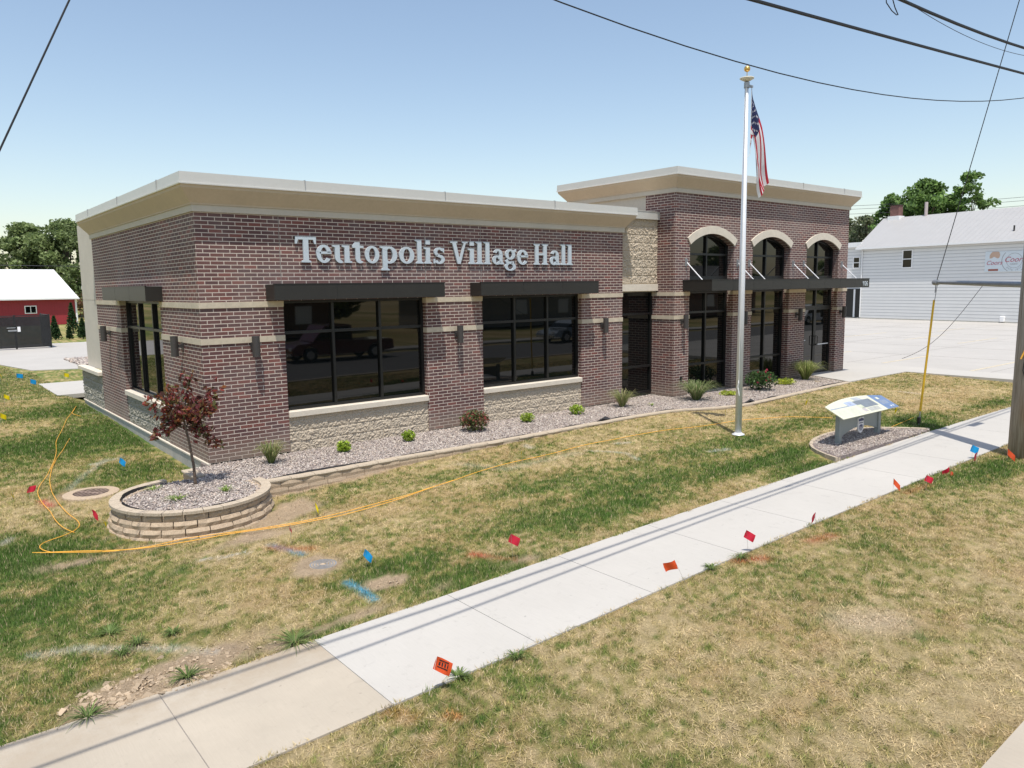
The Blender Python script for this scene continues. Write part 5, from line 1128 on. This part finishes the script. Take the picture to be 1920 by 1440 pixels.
def clods():
    x = []; 
    for (px, py, n, s) in [(255, 1285, 160, .5), (200, 1310, 120, .3), (330, 1255, 160, .6), (400, 1260, 90, .5), (370, 1290, 70, .3), (230, 1318, 90, .22), (180, 1300, 20, .3), (725, 1092, 14, .15), (520, 1215, 20, .4), (500, 945, 16, .3)]:
        c = G(px, py); x.append(np.stack([c[0]+rng.normal(0, s*.5, n), c[1]+rng.normal(0, s*.22, n)], -1))
    x = np.concatenate(x); x = x[(x[:, 1] > -6.86)]; n = len(x); z = gz(x[:, 0], x[:, 1]); z = np.where(x[:, 1] < -6.80, z+.02, z); r_ = np.clip(rng.exponential(.009, n)+.005, 0, .045)
    d = np.linalg.qr(rng.normal(size=(n, 3, 3)))[0]; ph = np.array([(i, j, k) for i in (-1, 1) for j in (-1, 1) for k in (-.6, .6)], float); P_ = np.einsum('vj,njk->nvk', ph, d)*rng.uniform(.6, 1.3, (n, 8, 1))*r_[:, None, None]*.8; P_[..., 2] *= .7; P_ += np.stack([x[:, 0], x[:, 1], z], -1)[:, None, :]
    q = [(0, 1, 3, 2), (4, 6, 7, 5), (0, 4, 5, 1), (2, 3, 7, 6), (0, 2, 6, 4), (1, 5, 7, 3)]; tri_ = np.array([t_ for a in q for t_ in ((a[0], a[1], a[2]), (a[0], a[2], a[3]))]); T_ = P_[:, tri_].reshape(-1, 3, 3)
    c = np.array([.40, .31, .215])*rng.uniform(.7, 1.15, (n, 1)); C_ = np.repeat(np.concatenate([c, np.ones((n, 1))], 1), 36, 0); tag(tris('soil_clods', T_, M['pebble'], None, C_), 'crumbled bare soil clods at the edge of the old footpath', 'soil', kind='stuff')
clods()
# ------------------------------------------------------------ background left
barn = empty('red_barn', (0, 70.4, 0), 0, 'low red metal-sided barn with a bright white metal roof', 'barn')
MB().box(-14, 9.85, 0, 16, 0, 2.5).build('wall', M['red_siding'], barn)
MB().prism([(-.35, 2.42), (8.0, 5.26), (16.35, 2.42), (16.35, 2.52), (8.0, 5.36), (-.35, 2.52)], 'x', -14.5, 9.2).build('roof_core', M['white_roof'], barn)
mesh('roof', [(-14.6, -.4, 2.45), (10.15, -.4, 2.45), (9.45, 8.0, 5.40), (-14.6, 8.0, 5.40), (-14.6, 16.4, 2.45), (10.15, 16.4, 2.45)], [(0, 1, 2, 3), (3, 2, 5, 4), (1, 5, 2)], striped('ribbed_roof', (.80, .80, .79), 0, .45, .02, (.70, .70, .69), .45, .1), barn)
MB().box(9.80, 9.95, -.05, .1, 0, 2.45).build('corner_trim', M['white_trim'], barn)
MB().box(-14.6, 10.16, -.44, -.40, 2.38, 2.50).build('fascia', M['white_trim'], barn)
wn = empty('window', (0, 0, 0)); wn.parent = barn; mb = MB(); mb.box(5.62, 6.60, -.05, 0, 1.10, 1.18); mb.box(5.62, 6.60, -.05, 0, 1.76, 1.84); mb.box(5.62, 5.70, -.05, 0, 1.181, 1.759); mb.box(6.52, 6.60, -.05, 0, 1.181, 1.759); mb.box(6.08, 6.14, -.05, 0, 1.181, 1.759); mb.build('frame', M['white_trim'], wn); MB().box(5.7, 6.52, -.02, -.001, 1.18, 1.76).build('pane', M['glass'], wn)
wf = empty('wooden_fence', (-1, 66, 0), 0, 'reddish cedar board fence section before the barn wall', 'fence'); mb = MB()
for k in range(58): mb.box(-.2+k*.11-2.1-1.6, -.2+k*.11-2.1-1.6+.1, 0, .03, 0, 1.62+.02*math.sin(k*2.3))
mb.build('boards', M['wood_red'], wf); MB().box(-3.9, 2.5, .035, .08, .4, .5).build('rail', M['wood_red'], wf); MB().box(2.52, 2.62, -.02, .08, 0, 1.75).build('post', M['bronze'], wf)
wv = empty('white_vinyl_fence', (13, 74, 0), 0, 'pale vinyl panel fence to the right of the barn', 'fence'); MB().box(-1.5, 8, 0, .06, .1, 1.75).build('panel', M['cream'], wv)
for k in range(4): MB().box(-1.6+k*2.6, -1.48+k*2.6, -.04, .1, 0, 1.9).build('post', M['cream'], wv)
# screened enclosure
en = empty('screened_enclosure', (2.65, 35.25, 0), 0, 'black mesh-screened chain-link gate enclosure on the rear drive', 'enclosure')
MB().box(-7, 0, -.03, .0, .12, 1.76).build('screen', M['black_mesh'], en); mb = MB(); mb.box(-.02, .01, .05, 3.0, .12, 1.76); mb.build('screen', M['black_mesh'], en)
for x in (-7, -5.1, -3.5, -1.62, 0): MB().tube([(x, .03, 0), (x, .03, 1.85)], .045, 8).build('post', M['bronze_dark'], en)
MB().tube([(0, 3.0, 0), (0, 3.0, 1.85)], .045, 8).build('post', M['bronze_dark'], en)
mb = MB(); mb.tube([(-7, .03, 1.80), (0, .03, 1.80)], .025, 6); mb.tube([(-7, .03, .1), (0, .03, .1)], .025, 6); mb.tube([(0, .03, 1.8), (0, 3.0, 1.8)], .025, 6); mb.build('rail', M['bronze_dark'], en)
MB().box(-1.52, -1.38, -.06, -.035, .95, 1.22).build('notice', M['whitepaint'], en)
mb = MB(); mb.box(-1.95, -1.55, -.045, -.035, .98, 1.06); mb.box(-2.0, -1.6, -.045, -.035, 1.15, 1.19); mb.build('latch_plate', M['galv'], en)
ss = empty('stop_sign', (13.2, 84, 0), 0, 'distant red octagonal stop sign between barn and hall', 'sign'); MB().tube([(0, 0, 0), (0, 0, 3.9)], .05, 6).build('post', M['galv'], ss)
rot = R(-150)
oc = [(.42*math.cos(R(22.5+45*k)), 3.5+.42*math.sin(R(22.5+45*k))) for k in range(8)]; MB().prism(oc, 'y', -.09, -.07).build('plate_border', M['whitepaint'], ss); MB().prism([(x*.9, 3.5+(z-3.5)*.9) for x, z in oc], 'y', -.095, -.091).build('plate', M['redpaint'], ss); text_mesh('sign_text', 'STOP', .32, M['whitepaint'], ss, basis((0, -.10, 3.4), (1, 0, 0), (0, 0, 1)), .002)
bush('copper_shrub', 13.9, 86, 1.9, 3.0, 900, [(.22, .12, .07), (.16, .10, .06), (.10, .10, .04)], .16, 'copper brown shrub behind the distant stop sign', 'shrub', z=0)
dp = empty('distant_utility_pole', (3.4, 78, 0), 0, 'slim grey distant utility pole rising behind the barn roof', 'utility pole'); MB().tube([(0, 0, 0), (-.3, 0, 8.2)], .12, 8).build('pole', M['polewood'], dp)
span('overhead_cable', [(-20, 80, 6.5), (3, 80, 5.9), (12, 82, 5.85), (30, 84, 6.1)], .025, 'thin far wire crossing in front of the trees behind the barn', 'distant wires', M['steelwire'])
# ------------------------------------------------------------ background right
B1 = Vector((58.77, 17.71, 0)); wd_ = Vector((-.13, -.9915, 0)); ang = math.atan2(wd_.y, wd_.x)
wb = empty('white_building', tuple(B1), ang, 'long two-storey white vinyl-sided building with a pale metal roof', 'building')   # local +x along wall, +y away from the lot
wb_n = 1
MB().box(0, 30, 0, 9, .06, 5.85).build('wall', M['siding'], wb); MB().box(-.2, 30, -.03, 9, -.1, .055).build('foundation', M['found'], wb)
M['mroof2'] = striped('standing_seam_roof', (.38, .375, .37), 0, .42, .02, (.34, .335, .33), .5, .1)
mesh('roof', [(-.35, -.33, 5.80), (30.5, -.33, 5.80), (30.5, 4.5, 8.42), (-1.12, 4.5, 8.42), (-1.9, 9.4, 5.80), (30.5, 9.4, 5.80), (-.35, -.33, 5.70), (30.5, -.33, 5.70), (-1.9, 9.4, 5.70), (30.5, 9.4, 5.70)], [(0, 1, 2, 3), (3, 2, 5, 4), (0, 6, 7, 1), (6, 8, 9, 7), (0, 3, 4, 8, 6)], M['mroof2'], wb)
MB().box(-.35, 30.5, -.40, -.335, 5.66, 5.80).build('gutter', M['white_trim'], wb)
MB().tube([(.08, -.06, .1), (.08, -.06, 5.65)], .045, 6).build('downspout', M['white_trim'], wb)
def wwin(x0, x1, z0, z1, y=0):
    w = empty('window', (0, 0, 0)); w.parent = wb; mb = MB(); mb.box(x0, x1, y-.05, y, z0, z0+.09); mb.box(x0, x1, y-.05, y, z1-.08, z1); mb.box(x0, x0+.08, y-.05, y, z0+.09, z1-.08); mb.box(x1-.08, x1, y-.05, y, z0+.09, z1-.08); mb.box(x0+.08, x1-.08, y-.05, y, (z0+z1)/2-.03, (z0+z1)/2+.03); mb.build('frame', M['white_trim'], w)
    MB().box(x0+.08, x1-.08, y-.025, y-.002, z0+.09, z1-.08).build('pane', M['glass'], w)
wwin(3.52, 4.38, 4.02, 5.48); wwin(-1.18, -.52, 4.12, 5.12, .6)
MB().box(-2.6, -.001, .6, 9, 0, 5.9).build('annex_wall', M['siding'], wb); MB().box(-2.8, -.36, .35, 9, 5.905, 6.3).build('annex_parapet', M['white_trim'], wb)
MB().box(-2.4, -.12, .55, .598, .05, 2.45).build('annex_door', M['bronze_dark'], wb); MB().box(-.95, -.8, .50, .548, .05, 2.4).build('door_jamb', M['white_trim'], wb)
M['chim'] = plain('chimney_brick', (.17, .085, .075), .9, var=.35, scale=4); MB().box(-.35, .42, 4.2, 4.8, 7.9, 9.42).build('chimney', M['chim'], wb); MB().box(-.40, .47, 4.15, 4.85, 9.421, 9.47).build('chimney_cap', M['bronze'], wb); MB().box(-.5, .52, 4.1, 4.9, 8.0, 8.53).build('flashing', M['white_trim'], wb)
M['copper_pipe'] = plain('flue', (.50, .42, .40), .6, .2, var=.1); MB().tube([(2.67, 4.4, 8.2), (2.67, 4.4, 9.45)], .13, 8).build('flue_pipe', M['copper_pipe'], wb)
MB().tube([(11.15, .9, 6.3), (11.15, .9, 6.85)], .06, 6).build('vent_pipe', M['bronze'], wb)
MB().bev(11.1, 11.4, -.2, -.0, .05, .45, .03).build('meter_box', M['whitepaint'], wb)
bn = empty('banner', (-.40, 0, 0)); bn.parent = wb
M['bannerbg'] = plain('banner_print', (.62, .68, .72), .5, var=.04, bs=0); MB().box(10.2, 14.7, -.05, -.02, 3.60, 5.03).build('backing', M['bannerbg'], bn)
def disc(cx, cz, rx, rz, a0, a1, y, mat, nm): return MB().prism([(cx+rx*math.cos(R(a)), cz+rz*math.sin(R(a))) for a in range(a0, a1+1, 12)], 'y', y-.004, y).build(nm, mat, bn)
M['amber'] = plain('amber_print', (.52, .36, .27), .5, var=.1, bs=0); M['dkred'] = plain('dark_red_print', (.30, .10, .07), .5, var=.1, bs=0); M['redink'] = plain('red_script', (.46, .12, .17), .5, var=.05, bs=0)
MB().prism([(10.50, 4.55), (10.62, 4.56), (10.8, 4.66), (11.05, 4.54), (11.15, 4.58), (11.2, 4.75), (11.14, 4.98), (11.05, 5.02), (10.68, 5.02), (10.58, 4.92), (10.5, 4.75)], 'y', -.056, -.051).build('bottle_top', M['amber'], bn)
MB().box(10.45, 11.12, -.056, -.051, 3.66, 3.80).build('bottle_base', M['dkred'], bn)
tw = lambda x, z: basis((x, -.062, z), (1, 0, 0), (0, 0, 1))
text_mesh('banner_text', 'Coors', .42, M['redink'], bn, tw(10.82, 4.10), .002, .35); text_mesh('banner_text', 'Coors', .52, M['redink'], bn, tw(12.15, 4.27), .002, .35); text_mesh('banner_text', 'LIGHT', .17, M['galv'], bn, tw(12.15, 4.06), .002)
def ringo(cx, cz, r0, r1, y, mat, zmin=3.62, zmax=5.02):
    mb = MB()
    for a in range(0, 360, 8):
        q = [(cx+r_*math.cos(R(b)), cz+r_*math.sin(R(b))) for r_, b in ((r0, a), (r1, a), (r1, a+8), (r0, a+8))]
        if all(zmin < z < zmax for x, z in q): mb.prism(q, 'y', y-.003, y)
    mb.build('ring', mat, bn)
ringo(12.15, 4.36, .80, .84, -.052, M['galv']); ringo(12.15, 4.36, .50, .525, -.052, M['galv'])
for k, ch in enumerate('ESTD 1873'):
    a = R(-135+k*11.2); x = 12.15+.66*math.cos(a); z = 4.36+.66*math.sin(a)
    if ch != ' ': text_mesh('banner_text', ch, .15, M['galv'], bn, basis((x, -.058, z-.05), (-math.sin(a), 0, math.cos(a)), (-math.cos(a), 0, -math.sin(a))), .002)
for k, dz in enumerate((0, .5, .85)): span('overhead_cable', [(75, 30, 10.2+dz), (84, 17, 10.3+dz), (88, 5, 10.6+dz), (90, -10, 11.2+dz)], .018, ['lowest', 'middle', 'highest'][k]+' of three faint wires behind the white building roof', 'distant wires', M['steelwire'])
# ------------------------------------------------------------ across the street: seen in the window glass
def vehicle(name, loc, rz, kind, col, label):
    t = empty(name, loc, rz, label, 'vehicle'); pm, tt, p = nodes(name+'_paint'); p.inputs['Base Color'].default_value = c4(col); p.inputs['Roughness'].default_value = .25; p.inputs['Coat Weight'].default_value = 1
    L_, W_ = (5.6, 1.95) if kind == 'pickup' else (4.7, 1.85); h = .95 if kind == 'pickup' else .85
    body = [(-L_/2, .45), (-L_/2+.05, h), (-L_/2+.2, h+.05), (L_/2-1.5, h+.06), (L_/2-.25, h-.08), (L_/2, h-.25), (L_/2, .4)]
    for wx in (L_/2-.95, -L_/2+1.05):
        i = len(body); body += [(wx+.43*math.cos(R(a)), .38+.43*math.sin(R(a))) for a in range(0, 181, 20)]
    MB().prism(body[:7]+body[7:], 'y', -W_/2, W_/2).build('body', pm, t)
    if kind == 'pickup': cab = [(-.5, h+.03), (-.45, 1.75), (-.3, 1.82), (.8, 1.82), (1.0, 1.78), (1.65, h+.05)]
    elif kind == 'suv': cab = [(-2.2, h+.03), (-2.05, 1.6), (-1.8, 1.72), (.6, 1.72), (.85, 1.66), (1.5, h+.04)]
    else: cab = [(-1.9, h+.03), (-1.1, 1.38), (-.7, 1.45), (.3, 1.45), (.6, 1.38), (1.35, h+.04)]
    MB().prism(cab, 'y', -W_/2+.12, W_/2-.12).build('cabin', pm, t); gl_ = [(x*.93+.02, h+.10+(z-h)*.78) for x, z in cab]
    MB().prism(gl_, 'y', -W_/2+.105, W_/2-.105).build('side_windows', M['glass'], t)
    for wx in (L_/2-.95, -L_/2+1.05):
        for sy in (-1, 1):
            w = MB().lathe([(0, -.11), (.33, -.11), (.37, -.07), (.37, .07), (.33, .11), (0, .11)], (wx, sy*(W_/2-.10), .37), 20, axis='y').build('wheel', M['rubber'], t); MB().lathe([(0, -.125), (.2, -.125), (.22, -.10)], (wx, sy*(W_/2-.10), .37), 14, axis='y').build('rim', M['chrome'], w); MB().lathe([(0, .125), (.2, .125), (.22, .10)], (wx, sy*(W_/2-.10), .37), 14, axis='y').build('rim', M['chrome'], w)
    for sy in (-1, 1): MB().box(L_/2-.04, L_/2+.01, sy*(W_/2-.25)-.15, sy*(W_/2-.25)+.15, .62, .76).build('headlight', M['whitepaint'], t); MB().box(-L_/2-.01, -L_/2+.04, sy*(W_/2-.15)-.1, sy*(W_/2-.15)+.1, .6, .9).build('taillight', M['redpaint'], t)
    MB().box(L_/2-.02, L_/2+.05, -W_/2+.1, W_/2-.1, .35, .5).build('bumper', M['chrome'], t); return t
vehicle('pickup_truck', (13.6, -22.3, -.585), R(180), 'pickup', (.13, .010, .014), 'dark red pickup parked across the street, mirrored in the first wide window')
vehicle('parked_car', (30.5, -22.4, -.585), R(180), 'car', (.35, .40, .45), 'silver blue car parked across the street, mirrored in the second wide window')
vehicle('parked_suv', (58, -22.3, -.585), R(180), 'suv', (.7, .7, .7), 'white vehicle parked across the street, mirrored in the first arched bay')
for i, (x, w, col, lb) in enumerate([(8, 13, (.16, .10, .08), 'brown brick house across the street, mirrored in the glass'), (32, 15, (.30, .29, .27), 'grey house across the street, mirrored in the glass'), (58, 16, (.20, .12, .10), 'long brick building across the street, mirrored in the glass'), (-14, 12, (.4, .38, .33), 'tan house across the street to the left')]):
    hs = empty('house', (x, -38, -.45), 0, lb, 'house'); MB().box(0, w, -9, 0, 0, 3.2).build('wall', plain('house_wall', col, .9, var=.15), hs)
    MB().prism([(-9.5, 3.1), (.5, 3.1), (-4.5, 5.6)], 'x', -.4, w+.4).build('roof', M['asphalt'], hs)
    for k in range(3): MB().box(1.5+k*w/3, 2.8+k*w/3, .0, .05, 1.0, 2.3).build('window', M['whitepaint'], hs)
for i, (x, y, h) in enumerate([(2, -46, 10), (24, -48, 12), (46, -50, 11), (78, -46, 13), (98, -40, 12), (120, -52, 13)]):
    tree('street_tree', (x, y, -.45), h*.6, h*.4, 'round green tree across the street, mirrored in the arched windows', 'trees across the street', GRN, 30, 60, .5, .3, .2, 50+i)
lb = ['leftmost', 'second from left', 'third from left', 'third from right', 'second from right', 'rightmost']
for o in [o for o in bpy.data.objects if o.get('group') == 'trees across the street']: o['label'] = lb.pop(0)+' green tree across the street, mirrored in the arched windows'
